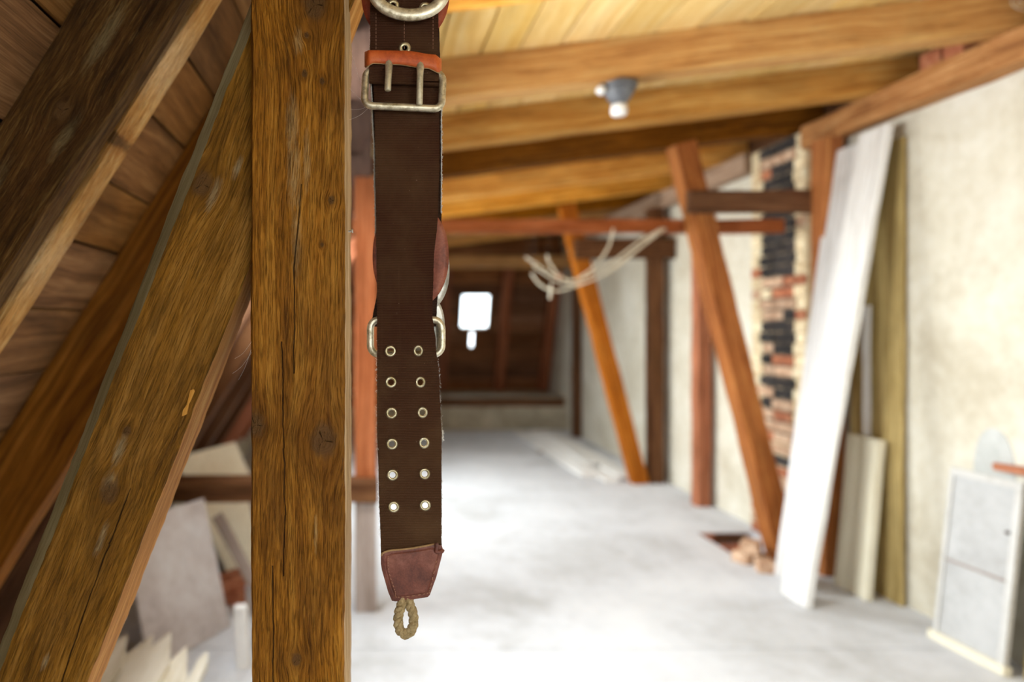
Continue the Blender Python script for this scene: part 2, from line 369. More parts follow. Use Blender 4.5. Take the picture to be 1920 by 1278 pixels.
# lining of the floor opening
mb = MB(); a, b_, c, d = HOLE
mb.box(a - .05, b_ + .05, c - .05, d + .05, -.52, -.46)
lin = mb.build('trim_1', M_darkt); structure(lin, 'dark bottom of the open pit in the floor')
nb = 0
for zc in range(6):
    z0 = -.46 + zc * .077
    if z0 + .068 > -.005: break
    for side in ('l', 'f', 'b'):
        span = (c, d) if side == 'l' else (a, b_)
        s0 = span[0] - (zc % 2) * .12
        while s0 < span[1] - .02:
            e0 = min(s0 + .235, span[1]); st = max(s0, span[0])
            if e0 - st > .03:
                m_ = MB()
                if side == 'l': m_.box(a - .02, a + .012 + R.uniform(0, .006), st, e0, z0, z0 + .067)
                elif side == 'f': m_.box(st, e0, c - .02, c + .012, z0, z0 + .067)
                else: m_.box(st, e0, d - .012 - R.uniform(0, .006), d + .02, z0, z0 + .067)
                m_.build('brick', R.choice((M_brickr, M_brickr, M_darkt)), lin)
            s0 += .245

# right wall with fine horizontal day joint
mb = MB()
mb.box(XR, 3.12, YF, YB, -.25, 1.752); mb.box(XR, 3.12, YF, YB, 1.757, 2.80)
mb.box(XR + .006, 3.12, YF, YB, 1.74, 1.77)
mb2 = MB(); mb2.box(3.03, 3.12, YF, YB, 2.78, 3.06)  # dark box seals a light leak and stands for the shaded void
structure(mb2.build('trim_2', M_darkt), 'dark box sealing the shaded void between the rafter ends above the wall plate')
wr = mb.build('wall_right', M_plaster); structure(wr, 'cream lime-plastered wall on the right')
# cement patch above the leaning door
mb = MB(); pts = []
for k in range(25):
    t = k / 24 * math.pi; pts.append((3.16 - .105 * math.cos(t), 0.80 + .23 * math.sin(t) ** .8))
n = len(pts)
vs = [(XR - .004, y_, z_) for y_, z_ in pts] + [(XR + .01, y_, z_) for y_, z_ in pts]
mb.add(vs, [tuple(range(n)), tuple(range(n, 2 * n))[::-1]] + [(i, (i + 1) % n, n + (i + 1) % n, n + i) for i in range(n)])
mb.build('cement_patch', M_cement, wr)['label'] = 'grey arched cement patch'

# low wall at far end + hip roof slope above it
mb = MB(); mb.box(-1.75, 3.0, 9.93, 11.15, -.2, .47)
wb = mb.build('wall_back', M_plaster2); structure(wb, 'low plastered wall along the far end')
hipo = Vector((0, 11.02, .47)); hipv = Vector((0, -0.97, 2.35)).normalized()
def hipt(z): return (z - .47) / hipv.z
HW = (1.44, 1.86, hipt(1.47), hipt(1.98)); SLOT = (1.60, 1.645, hipt(1.17), hipt(1.40))
NEG = lambda r: (-r[1], -r[0], r[2], r[3])
hip, HM = boarded('wall_far_slope', hipo, (-1, 0, 0), hipv, -2.95, 1.7, -.05, 2.6, [NEG(HW), NEG(SLOT)], .15, M_planke, 'dark boarded slope over the far end', M_mem, splits=(-0.95,))
hip.name = 'wall_end'
# hatch window in it
wf = empty('window_1'); structure(wf, 'small bright roof window in the far slope')
wf.matrix_world = HM
m_ = MB(); u0, u1, v0, v1 = NEG(HW)
m_.box(u0 - .05, u0, v0 - .05, v1 + .05, -.02, .07); m_.box(u1, u1 + .05, v0 - .05, v1 + .05, -.02, .07)
m_.box(u0, u1, v0 - .05, v0, -.02, .07); m_.box(u0, u1, v1, v1 + .05, -.02, .07)
m_.build('frame', M_darkt, wf)
m_ = MB(); m_.box(u0, u1, v0, v1, .035, .04); m_.build('pane', M_glass, wf)

# upper (low-pitched) ceiling
CZ = 2.616; CS = 0.124
ceil, CM = boarded('ceiling', (0, 0, CZ), (0, -1, 0), (1, 0, CS), -10.35, 2.7, -.08, 3.12, [], .185, M_plank, 'boarded underside of the low-pitched roof', M_mem, splits=(-6.9, -4.0, -1.2), gap=.009)
# steep slope on the left
ops = [(y0, y1, t0, t1) for (y0, y1), (t0, t1) in zip(SKY, SKYT)]
wl, SM = boarded('wall_left', S0, (0, 1, 0), SD, YF, 11.0, -.92, 2.0, ops, .165, M_plankd, 'boarded steep roof slope on the left', M_mem, splits=(1.0, 4.3, 7.6), gap=.006)
for i, op in enumerate(ops):
    wf = empty('window_%d' % (i + 2)); structure(wf, 'unseen framed skylight in the steep slope on the left'); wf.matrix_world = SM
    u0, u1, v0, v1 = op; m_ = MB()
    m_.box(u0, u0 + .03, v0, v1, 0, .12); m_.box(u1 - .03, u1, v0, v1, 0, .12); m_.box(u0 + .03, u1 - .03, v0, v0 + .03, 0, .12); m_.box(u0 + .03, u1 - .03, v1 - .03, v1, 0, .12)
    m_.build('frame', M_greyw, wf)
    m_ = MB(); m_.box(u0 + .03, u1 - .03, v0 + .03, v1 - .03, .07, .075); m_.build('pane', M_glass, wf)
# knee wall
mb = MB(); mb.box(-1.75, -1.46, YF, 9.93, -.2, .30)
kw = mb.build('wall_knee', M_plaster); kw.name = 'wall_west'; structure(kw, 'low whitewashed knee wall under the steep slope')
# gable wall behind the camera with its added, unseen window
mb = MB()
for (a, b_, c, d) in subtract([(-1.75, 3.1, -.2, 3.1)], REARW): mb.box(a, b_, YF - .25, YF, c, d)
wfr = mb.build('wall_front', M_plaster); structure(wfr, 'plastered gable wall behind the viewpoint')
wf = empty('window_9'); structure(wf, 'unseen gable window added behind the viewpoint for light')
m_ = MB(); x0, x1, z0, z1 = REARW
m_.box(x0, x1, YF - .16, YF - .10, z0, z0 + .06); m_.box(x0, x1, YF - .16, YF - .10, z1 - .06, z1)
for xx in (x0, (x0 + x1) / 2 - .03, x1 - .06): m_.box(xx, xx + .06, YF - .16, YF - .10, z0 + .06, z1 - .06)
m_.build('frame', M_greyw, wf)
m_ = MB(); m_.box(x0 + .06, x1 - .06, YF - .135, YF - .13, z0 + .06, z1 - .06); m_.build('pane', M_glass, wf)

# ------------------------------------------------------------------ upper rafters, plate, purlin
ups = [1.985, 2.94, 3.74, 4.52, 5.42, 6.32, 7.22, 8.12, 9.02]
names = ['first', 'second', 'third', 'fourth', 'fifth', 'sixth', 'seventh', 'eighth', 'ninth']
for i, y0 in enumerate(ups):
    p0 = Vector((0.03, y0 + .065, CZ - .09 + CS * 0.03)); p1 = Vector((3.02, y0 + .065, CZ - .09 + CS * 3.02))
    timber('ceiling_rafter', p0, p1, .176, .13, (M_old if i in (3, 6) else M_raft), (0, 1, 0), f'brown sloping ceiling rafter, {names[i]} of the row counting away from the camera', 'rafter', wob=.003, group='sloping ceiling rafters')
# rafter of the near truss, carries the belt hook
timber('ceiling_rafter', (0.03, .93, CZ - .09), (3.02, .93, CZ - .09 + CS * 3.02), .176, .13, M_raft, (0, 1, 0), 'ceiling rafter over the hanging belt, above the top of the frame', 'rafter', wob=.003, group='sloping ceiling rafters')
PL0 = CZ - .18 + CS * 2.84
M_pla = wood('plate_timber', (0.20, 0.075, 0.02), (0.42, 0.18, 0.055), (0.60, 0.33, 0.13), blotch=.3, tint=.1)
timber('wall_plate', (2.845, YF, PL0 - .075), (2.845, 4.405, PL0 - .075), .11, .15, M_pla, (0, 0, 1), 'long orange-brown wall plate along the top of the plastered wall', 'beam', wob=.004)
timber('wall_plate', (2.845, 5.06, PL0 - .075), (2.845, 9.9, PL0 - .075), .11, .15, wood('dull_plate', (0.15, 0.10, 0.07), (0.27, 0.19, 0.14), (0.38, 0.29, 0.23), blotch=.3), (0, 0, 1), 'greyer wall plate beyond the brick flue', 'beam', wob=.004)
timber('purlin', (-.055, YF, 2.37), (-.055, 9.95, 2.37), .15, .15, wood('dull_purlin', (0.030, 0.015, 0.010), (0.062, 0.033, 0.023), (0.10, 0.058, 0.042), blotch=.4), (0, 0, 1), 'dull brown purlin running over the post tops at the kink of the roof', 'beam', wob=.003)
for k, (yy, xx) in enumerate([(3.28, 2.86), (3.42, 2.86)]):
    m_ = MB(); m_.box(-.05, .05, -.055, .055, 0, .075 + k * .012); o = m_.build('brick', M_brickr); o.location = (xx, yy, PL0 + .001); o.rotation_euler = (0, 0, .1 * k)
    tag(o, ('red brick bit on the wall plate, farther of two by the second rafter', 'red brick bit on the wall plate, nearer to the second rafter')[1 - k], 'brick')

# ------------------------------------------------------------------ steep rafters
def steep(y0, th, depth, mat, label, t0=-.60, t1=1.80, inset=0.0, name='steep_rafter', wob=.002, c=.004):
    d_ = inset + depth / 2
    a = S0 + SN * d_ + SD * t0; e = S0 + SN * d_ + SD * t1
    a.y = e.y = y0 + th / 2
    return timber(name, a, e, depth, th, mat, (0, 1, 0), label, 'rafter', wob=wob, c=c, group='steep rafters')
M_sr = wood('near_slope_rafter', (0.026, 0.011, 0.003), (0.095, 0.042, 0.009), (0.24, 0.14, 0.045), blotch=.75, grain=.8, fine=.5, bump=.002, stain=(0.085, 0.034, 0.008), wave=.15, scrapes=[(.44, .0, .07, .014), (.60, -.03, .05, .012), (.76, .025, .09, .016), (.92, -.02, .07, .013)], knots=[(.57, -.005, .013), (.84, .03, .008)], scrape_col=(0.20, 0.15, 0.07))
steep(1.05, .045, .133, M_sr, 'wide dark rafter at top left, nearest on the steep slope')
steep(1.145, .066, .120, M_light, 'pale batten lit along its underside beside the dark near rafter', name='pale_batten', wob=.003)
steep(1.76, .10, .178, M_old, 'deep brown rafter behind the diagonal brace, partly hidden')
for i, y0 in enumerate([2.36, 3.10, 3.88, 4.62, 5.32, 6.04, 6.80, 7.60, 8.40, 9.20]):
    steep(y0, .10, .16, M_darkt if i < 5 else M_red, f'dark rafter of the steep slope, {["first","second","third","fourth","fifth","sixth","seventh","eighth","ninth","tenth"][i]} behind the diagonal brace')

# hip rafters at the far end + trimmers
for k, xx in enumerate([0.30, 1.17, 2.09, 2.80]):
    a = Vector((xx, 10.93, .47)) ; n_ = Vector((0, -hipv.z, hipv.y)); 
    p0 = hipo + hipv * .02 + n_ * .075; p0.x = xx; p1 = hipo + hipv * 2.22 + n_ * .075; p1.x = xx
    timber('end_rafter', p0, p1, .15, .15, M_red, (0, -1, 0), f'reddish upright rafter on the dark far slope, {["leftmost","just left of the small window","just right of the small window","in the right corner"][k]}', 'rafter', group='far end rafters')
timber('sill_beam', (-1.4, 9.97, .40), (2.86, 9.97, .40), .13, .09, M_darkt, (0, 1, 0), 'dark sill beam along the top of the low far wall', 'beam')
timber('end_tie_beam', (-.1, 9.55, 2.40), (2.84, 9.55, 2.40), .16, .14, M_raft, (0, 1, 0), 'brown tie beam across the far end above the small window', 'beam')

# ------------------------------------------------------------------ trusses on the right
def strut(p0, p1, w_, d_, mat, label): return timber('diagonal_strut', p0, p1, w_, d_, mat, (0, 1, 0), label, 'strut', wob=.003)
strut((2.665, 4.38, 0), (2.005, 4.38, 2.665), .135, .145, M_brace, 'orange diagonal strut by the brick flue, foot beside the floor pit')
strut((2.60, 6.55, 0), (1.90, 6.55, 2.66), .15, .13, M_brace, 'orange diagonal strut farther back, foot by the pile of white boards')
def post(x, y, wx, wy, h, mat, label, z0=0.0): return timber('wall_post', (x, y, z0), (x, y, h), wx, wy, mat, (0, 1, 0), label, 'post', wob=.003)
post(2.80, 4.16, .12, .13, PL0 - .15, M_brace, 'brown wall post between the brick flue and the leaning white boards')
post(2.80, 5.74, .11, .12, PL0 - .15, M_red, 'brown wall post just beyond the brick flue')
post(2.77, 6.60, .12, .15, PL0 - .15, M_darkt, 'dark wall post behind the farther diagonal strut')
post(2.84, 9.3, .10, .14, PL0 - .15, M_darkt, 'thin dark wall post near the far corner')
timber('tie_beam', (-.12, 4.535, 2.165), (2.74, 4.535, 2.165), .085, .10, M_red, (0, 1, 0), 'long thin reddish tie beam across the room', 'beam', wob=.003)
timber('clamp_beam', (1.99, 4.245, 2.275), (2.885, 4.245, 2.275), .138, .07, M_darkt, (0, 1, 0), 'short dark clamp beam nailed across strut and post above the tie beam', 'beam', wob=.003)
timber('clamp_beam', (1.95, 6.44, 2.235), (2.885, 6.44, 2.235), .19, .07, M_darkt, (0, 1, 0), 'short dark clamp beam across the farther strut', 'beam', wob=.003)

# ------------------------------------------------------------------ brick flue on the right wall
fluex = 2.835
mb = MB(); mb.box(fluex + .012, XR - .001, 4.42, 5.05, 0, PL0 - .012)
flue = mb.build('brick_flue', M_mortar)
tag(flue, 'bare brick flue with sooty middle on the plastered wall', 'chimney')
course = .077; nc = int((PL0 - .012) / course); bmeshes = {}
def brick_mesh(L, mat):
    key = (round(L, 3), mat.name)
    if key not in bmeshes:
        m_ = MB(); h, w2 = .064, .05; c = .006
        vs = []
        for (xx, cc) in ((0.0, c), (c, 0.0)):
            vs += [(xx, cc, cc), (xx, L - cc, cc), (xx, L - cc, h - cc), (xx, cc, h - cc)]
        vs += [(w2, 0, 0), (w2, L, 0), (w2, L, h), (w2, 0, h)]
        fs = [(0, 1, 2, 3)]
        for r_ in (0, 4):
            for k in range(4): fs.append((r_ + k, r_ + (k + 1) % 4, r_ + 4 + (k + 1) % 4, r_ + 4 + k))
        me = mesh('brick', vs, fs); me.materials.append(mat); bmeshes[key] = me
    return bmeshes[key]
M_soot = mottled('sooty_mortar', (0.03, 0.026, 0.024), (0.10, 0.075, 0.055), (0.34, 0.25, 0.16), 16, bump=.003)
m_ = MB(); m_.box(fluex + .006, fluex + .013, 4.565, 4.895, .75, PL0 - .012); m_.build('sooty_joint', M_soot, flue)
for k in range(nc):
    z0 = k * course + .006; z = z0 / (nc * course)
    lens = R.choice(([.115, .24, .115, .115], [.10, .125, .24, .125], [.16, .10, .14, .185], [.13, .20, .12, .135], [.09, .24, .16, .095]))
    y_ = 4.425
    for j, L in enumerate(lens):
        cy = y_ + L / 2; mid = 4.58 < cy < 4.90
        if mid: mt = R.choices((M_brickb, M_brickp, M_brickr), ((.84, .11, .05) if z > .62 else (.72, .22, .06)))[0]
        else: mt = R.choices((M_brickl, M_brickp, M_brickr), ((.92, .06, .02) if z > .5 else (.88, .09, .03)))[0]
        if .60 < z < .65: mt = R.choice((M_brickr, M_brickp, M_brickl))
        if z < .28: mt = R.choice((M_brickp, M_brickp, M_brickr, M_brickb))
        o = link('brick', brick_mesh(L, mt), None, flue); o.location = (fluex - R.uniform(0, .008), y_, z0); y_ += L + .011
# broken bricks beside the pit
for k, (xx, yy, rz, s, zz) in enumerate([(2.46, 4.37, .3, 1.0, 0), (2.44, 4.21, 1.3, .7, 0), (2.46, 4.38, .9, .85, .0665)]):
    m_ = MB(); m_.box(-.11 * s, .06, -.055, .055 * s, 0, .065)
    for v in m_.v: v += Vector((R.uniform(-.01, .01), R.uniform(-.01, .01), 0 if v.z < .01 else R.uniform(-.008, .0)))
    o = m_.build('broken_brick', M_brickp); o.location = (xx, yy, zz + .001); o.rotation_euler = (0, 0, rz)
    tag(o, ['pink broken brick by the strut foot, bottom of the pair', 'pink broken brick lying in front of the pair by the floor pit', 'pink broken brick lying on top of another by the strut foot'][k], 'brick')

# ------------------------------------------------------------------ leaning boards on the right
def leaning(name, y0, y1, xb, xt, h, th, mat, label, cat='board', skew=0.0, z0=0.0):
    p0 = Vector((xb, (y0 + y1) / 2, z0)); p1 = Vector((xt, (y0 + y1) / 2 + skew, h))
    d = (p1 - p0).normalized(); nrm = Vector((0, 1, 0)).cross(d).normalized()     # towards +x side
    if nrm.x < 0: nrm = -nrm
    off = nrm * th / 2
    lift = Vector((0, 0, max(0, -(-abs(nrm.z) * th / 2))))
    o = timber(name, p0 + lift, p1 + lift, y1 - y0, th, mat, -nrm, label, cat, wob=.002)
    return o
leaning('leaning_board', 3.62, 3.84, 2.335, 2.800, 2.58, .035, M_white, 'tall whitewashed board leaning on the right wall, nearer of the two tall ones', skew=.03)
leaning('leaning_board', 3.90, 4.13, 2.47, 2.825, 2.55, .03, wood('shaded_white_board', (0.42, 0.41, 0.40), (0.62, 0.61, 0.61), (0.74, 0.74, 0.75), blotch=.2, tint=.05, stain=(.35, .3, .26)), 'tall whitewashed board leaning behind the nearer tall one', skew=.0)  # darker copy of the white: this board's shade put into its colour
leaning('leaning_board', 3.73, 3.98, 2.735, 2.815, .875, .042, M_cream, 'short cream board leaning at the foot of the wall')
leaning('raw_panel', 3.66, 4.05, 2.868, 2.88, 2.52, .02, M_olive, 'upright raw olive-brown board against the wall behind the leaning white boards')
leaning('narrow_lath', 3.87, 3.93, 2.848, 2.850, 1.62, .012, M_white, 'narrow white lath standing between the tall boards and short cream board')

# ------------------------------------------------------------------ cupboard door leaning on the wall
dr = empty('cupboard_door'); tag(dr, 'pale grey two-panel cupboard door leaning on the right wall', 'door')
p0 = Vector((2.745, 2.93, .001)); up = Vector((.10, .015, .81)).normalized(); along = Vector((0, 1, 0)); along = (along - up * along.dot(up)).normalized(); nrm = along.cross(up).normalized()
dr.matrix_world = Matrix.Translation(p0) @ Matrix((along, up, nrm)).transposed().to_4x4()
W_, H_ = .365, .83; sgn = 1 if nrm.x < 0 else -1      # visible side
def dbox(name, a, b_, c, d, e, f, mat):
    m_ = MB(); m_.box(a, b_, c, d, e * sgn if sgn > 0 else -f, f * sgn if sgn > 0 else -e); bm = m_.build(name, mat, dr)
    return bm
dbox('stile', 0, .03, .04, H_, 0, .022, M_doorf); dbox('stile', W_ - .022, W_, .04, H_, 0, .022, M_doorf)
dbox('rail', -.012, W_ + .02, 0, .04, -.004, .030, M_cream); dbox('rail', .03, W_ - .022, H_ - .035, H_, 0, .022, M_doorf)
dbox('rail', .03, W_ - .022, .385, .397, .004, .016, M_greyw)
dbox('panel', .03, W_ - .022, .04, .385, .002, .012, M_doorp); dbox('panel', .03, W_ - .022, .397, H_ - .035, .002, .012, M_doorp)
m_ = MB(); q = Vector((.05, .60, .012 * sgn)); m_.tube([q, q + Vector((0, 0, .012 * sgn))], [.009, .007], 10); m_.build('knob', M_iron, dr)
timber('wooden_bar', (2.852, 3.10, .866), (2.855, 2.62, .894), .035, .035, M_red, (0, 0, 1), 'short red-brown wooden bar on the top edge of the leaning cupboard door', 'bar', c=.008)
leaning('raw_panel', 2.55, 2.905, 2.80, 2.86, .86, .02, M_olive, 'raw brown board leaning behind the cupboard door at the right edge')

# ------------------------------------------------------------------ white boards on the far floor
pile = [(2.16, 6.75, 9.6, .16, .001, -.03), (2.36, 6.55, 9.7, .15, .001, .01), (2.58, 6.62, 9.5, .16, .001, .0), (2.25, 6.85, 9.4, .15, .031, .02), (2.46, 6.6, 9.55, .14, .031, -.03), (2.36, 7.1, 9.2, .13, .061, .03)]
lab = ['leftmost board', 'middle board', 'board nearest the wall', 'left board of the second layer', 'right board of the second layer', 'single board on top']
for k, (xx, y0, y1, wd, zz, rz) in enumerate(pile):
    timber('floor_board', (xx - rz * 1.2, y0, zz + .014), (xx + rz * 1.2, y1, zz + .014), wd, .028, M_white, (0, 0, 1), f'white painted {lab[k]} in the pile on the far floor', 'board', group='white boards piled on the far floor')
timber('wood_offcut', (2.02, 8.05, .012), (2.22, 8.35, .012), .05, .022, M_greyw, (0, 0, 1), 'small grey offcut sticking out beside the pile of white boards', 'offcut')

# ------------------------------------------------------------------ second left post, rail, junk under the slope
timber('roof_post', (-.012, 3.68, .70), (-.012, 3.68, 2.295), .115, .115, M_red, (0, 1, 0), 'bright reddish post under the purlin behind the belt', 'post')
timber('stub_post', (-.012, 3.64, 0), (-.012, 3.64, .585), .115, .115, M_greyw, (0, 1, 0), 'greyish stub post under the low rail below the reddish post', 'post')
timber('low_rail', (-1.02, 3.62, .642), (.055, 3.62, .642), .11, .17, M_darkt, (0, 1, 0), 'dark low rail with dusty top between slope and reddish post', 'rail')
def sheet(name, c0, c1, h0, h1, th, mat, label):      # a sheet leaning from the floor line c0 to the top line c1
    a, b_ = Vector(c0[0]), Vector(c0[1]); c, d = Vector(c1[1]), Vector(c1[0])
    nn = (b_ - a).cross(d - a).normalized() * th
    m_ = MB(); m_.add([a, b_, c, d, a + nn, b_ + nn, c + nn, d + nn], [(0, 1, 2, 3), (7, 6, 5, 4), (0, 4, 5, 1), (1, 5, 6, 2), (2, 6, 7, 3), (3, 7, 4, 0)])
    return tag(m_.build(name, mat), label, 'sheet')
sheet('plaster_sheet', ((-.95, 2.95, 0), (-.70, 3.42, 0)), ((-1.10, 3.05, .62), (-.85, 3.50, .62)), 0, 0, .012, mottled('chalky_board', (0.42, 0.37, 0.36), (0.54, 0.50, 0.50), (0.62, 0.60, 0.61), 3.0), 'white plasterboard sheet leaning under the slope left of the near post')
sheet('plaster_sheet', ((-.82, 4.05, 0), (-.60, 4.60, 0)), ((-1.15, 4.05, .72), (-.90, 4.60, .72)), 0, 0, .012, M_cream, 'cream yellow sheet leaning behind the low rail under the slope')
sheet('plaster_sheet', ((-.56, 3.80, 0), (-.30, 4.0, 0)), ((-.70, 3.95, .55), (-.40, 4.2, .55)), 0, 0, .012, M_greyw, 'greyish sheet leaning low beside the near post')
for k, (xx, yy, rz, zz) in enumerate([(-.79, 3.72, .2, 0), (-.78, 3.74, .9, .066), (-.92, 4.9, .1, 0)]):
    m_ = MB(); m_.box(-.12, .12, -.057, .057, 0, .065); o = m_.build('loose_brick', M_brickr); o.location = (xx, yy, zz + .001); o.rotation_euler = (0, 0, rz)
    tag(o, ['red brick on the floor under the slope, lower of two', 'red brick lying crosswise on another under the slope', 'red brick on the floor behind the low rail'][k], 'brick')
timber('brown_lath', (-.50, 3.50, .012), (-.80, 3.62, .50), .06, .022, M_greyw, (0, 1, 0), 'dull brown lath standing slanted beside the white sheet under the slope', 'lath')
# pointed white pickets stacked on the floor at lower left
def picket(L, wd, th):
    a = wd / 2
    out = [(0, -a), (L - wd * 1.9, -a), (L, 0), (L - wd * 1.9, a), (0, a)]
    vs = [(x, y, 0) for x, y in out] + [(x, y, th) for x, y in out]; n = 5
    return mesh('picket', vs, [tuple(range(n))[::-1], tuple(range(n, 2 * n))] + [(i, (i + 1) % n, n + (i + 1) % n, n + i) for i in range(n)])
pk = [(-1.115, 1.2, 2.50, .001, .0), (-.955, 1.2, 2.62, .001, .0), (-.795, 1.2, 2.56, .001, .0), (-.635, 1.2, 2.50, .001, .0), (-1.04, 1.2, 2.62, .031, .0), (-.875, 1.2, 2.70, .031, .0), (-.71, 1.2, 2.60, .031, .0), (-.96, 1.2, 2.64, .061, .0), (-.79, 1.2, 2.66, .061, .0), (-.62, 1.2, 2.56, .031, .0)]
lab = ['bottom layer by the knee wall', 'bottom layer, second from the knee wall', 'bottom layer, third from the knee wall', 'bottom layer nearest the post', 'second layer at left', 'second layer in the middle', 'second layer third from the knee wall', 'third layer at left', 'third layer at right', 'second layer nearest the post']
M_pick = wood('cream_white_picket', (0.58, 0.52, 0.40), (0.76, 0.72, 0.62), (0.84, 0.82, 0.76), blotch=0.2, tint=0.1, stain=(0.5, 0.42, 0.28), bump=0.0008)
for k, (xx, y0, y1, zz, rz) in enumerate(pk):
    o = link('picket', picket(y1 - y0, .135 if abs(xx + .62) > .01 else .04, .028), M_pick); o.location = (xx, y0 + .08, zz + .19); o.rotation_euler = (0, 0, math.pi / 2 + rz)
    tag(o, f'cream white pointed picket at lower left, {lab[k]}', 'picket', 'pointed pickets stacked at lower left')
for k, yy in enumerate((1.4, 2.1)):
    timber('stack_bearer', (-1.2, yy, .0945), (-.55, yy, .0945), .08, .188, M_greyw, (0, 0, 1), ('nearer grey bearer under the stacked pickets', 'farther grey bearer under the stacked pickets')[k], 'bearer')
leaning('white_offcut', 2.98, 3.03, -.55, -.56, .27, .05, M_white, 'short white batten offcut standing on the floor beside the near post', 'offcut')

# ------------------------------------------------------------------ lamp on the second rafter
lampc = Vector((1.105, 3.005, 2.436 + CS * 1.105 - .002))
lp = empty('ceiling_lamp', lampc); lp.scale = (.97, .97, .97); tag(lp, 'old grey cone lamp holder under the second ceiling rafter', 'lamp')
def lathe(name, prof, mat, parent, seg=24):
    vs = []; fs = []
    for (r_, z_) in prof:
        for k in range(seg): vs.append((r_ * math.cos(k * 2 * math.pi / seg), r_ * math.sin(k * 2 * math.pi / seg), z_))
    for i in range(len(prof) - 1):
        for k in range(seg): fs.append((i * seg + k, i * seg + (k + 1) % seg, (i + 1) * seg + (k + 1) % seg, (i + 1) * seg + k))
    fs += [tuple(range(seg)), tuple((len(prof) - 1) * seg + k for k in range(seg))]
    return link(name, mesh(name, vs, fs), mat, parent, True)
lathe('mounting_plate', [(.03, 0), (.078, -.001), (.08, -.02), (.074, -.026), (.03, -.027)], M_greyp, lp)
lathe('cone', [(.072, -.026), (.068, -.04), (.05, -.07), (.036, -.09), (.032, -.098)], M_greyp, lp)
lathe('socket', [(.030, -.098), (.036, -.108), (.037, -.132), (.030, -.146), (.012, -.148)], M_porc, lp)
m_ = MB(); m_.tube([(-.078, -.02, -.028), (-.10, -.02, -.05)], [.022, .018], 12); m_.build('cable_gland', M_porc, lp, True)

# ------------------------------------------------------------------ cable loops hanging from the tie beam
def catmull(pts, n=10, closed=False):
    pts = [Vector(p) for p in pts]; out = []; m = len(pts)
    rng_ = range(m) if closed else range(m - 1)
    for i in rng_:
        g = (lambda k: pts[k % m]) if closed else (lambda k: pts[max(0, min(m - 1, k))])
        a, b_, c, d = g(i - 1), g(i), g(i + 1), g(i + 2)
        for k in range(n):
            t = k / n; out.append(0.5 * ((2 * b_) + (c - a) * t + (2 * a - 5 * b_ + 4 * c - d) * t * t + (3 * b_ - a - 3 * c + d) * t ** 3))
    if not closed: out.append(pts[-1])
    return out
cb = empty('cable_bundle', P(1240, 424, 4.5)); tag(cb, 'loose loops of beige cable hanging from the tie beam', 'cable')
def strand(name, pts, r=.006, mat=M_cable, par=cb):
    m_ = MB(); m_.tube(catmull([P(*p) for p in pts], 8), r, 8); o = m_.build(name, mat, par, True)
    o.matrix_parent_inverse = Matrix.Translation(-par.location); return o
strand('strand', [(1243, 428, 4.47), (1200, 452, 4.46), (1146, 492, 4.46), (1090, 522, 4.5), (1048, 519, 4.5), (1015, 500, 4.5), (986, 482, 4.5)], .0075)
strand('strand', [(1248, 428, 4.45), (1205, 460, 4.44), (1150, 505, 4.45), (1085, 534, 4.48), (1040, 545, 4.48), (1012, 532, 4.5), (997, 512, 4.5)], .007)
strand('strand', [(1150, 428, 4.46), (1140, 465, 4.46), (1112, 502, 4.46), (1075, 525, 4.47), (1052, 520, 4.47), (1030, 492, 4.48), (1026, 478, 4.48)], .007)
strand('strand', [(1238, 428, 4.44), (1190, 470, 4.43), (1120, 520, 4.43), (1060, 532, 4.45), (1014, 508, 4.46), (1000, 496, 4.47)], .006)
strand('loose_end', [(1034, 532, 4.47), (1032, 545, 4.47), (1031, 560, 4.47)], .008)
for (x, y) in ((986, 482), (997, 512), (1026, 478), (1000, 496)): strand('tie_wire', [(x, y, 4.48), (x + 3, 455, 4.48), (x + 5, 428, 4.48)], .0008, M_iron)
m_ = MB(); q = P(1049, 518, 4.48); m_.tube([q + Vector((-.022, 0, .012)), q, q + Vector((.022, 0, -.012))], [.016, .02, .016], 10); o = m_.build('connector', M_brickp, cb, True); o.matrix_parent_inverse = Matrix.Translation(-cb.location); o['label'] = 'pinkish cable connector'

# ================================================================== HERO: post, brace, belt
PY = .92
def pl(x, y): return (EYE + (VY - y) / F * PY, (x - VX) / F * PY)        # px -> (local x = up, local y = right)
kn = [(*pl(606, 826), .019), (*pl(590, 8), .017), (*pl(478, 796), .014), (*pl(556, 1236), .007), (*pl(575, 66), .0035), (*pl(571, 138), .0042), (*pl(604, 152), .0038), (*pl(621, 375), .0045), (*pl(604, 459), .0025)]
cr = [[pl(528, 640), pl(532, 840), pl(535, 965), pl(531, 1080)][::-1], [pl(510, 1060), pl(514, 1300)][::-1], [pl(566, 345), pl(552, 500), pl(551, 700)][::-1]]
scr = [(*pl(560, 75), .022, .008), (*pl(548, 235), .050, .010), (*pl(552, 330), .055, .011), (*pl(556, 450), .06, .008), (*pl(575, 300), .05, .006), (*pl(592, 1000), .03, .003)]
M_post = wood('front_post_timber', (0.085, 0.027, 0.002), (0.31, 0.120, 0.009), (0.50, 0.235, 0.033), grain=.62, fine=.75, blotch=.5, bump=.0022, rough=.62, knots=kn, cracks=cr, scrapes=scr, scrape_col=(0.42, 0.27, 0.11), stain=(0.075, 0.032, 0.008))
xl, xr = (471 - VX) / F * PY, (641 - VX) / F * PY
pb = .15
psec = [(xl + .002, 0), (xr, 0), (xr + .004, .004), (xr + .0088, .03), (xr + .009, pb), (xl, pb), (xl - .001, .006)]
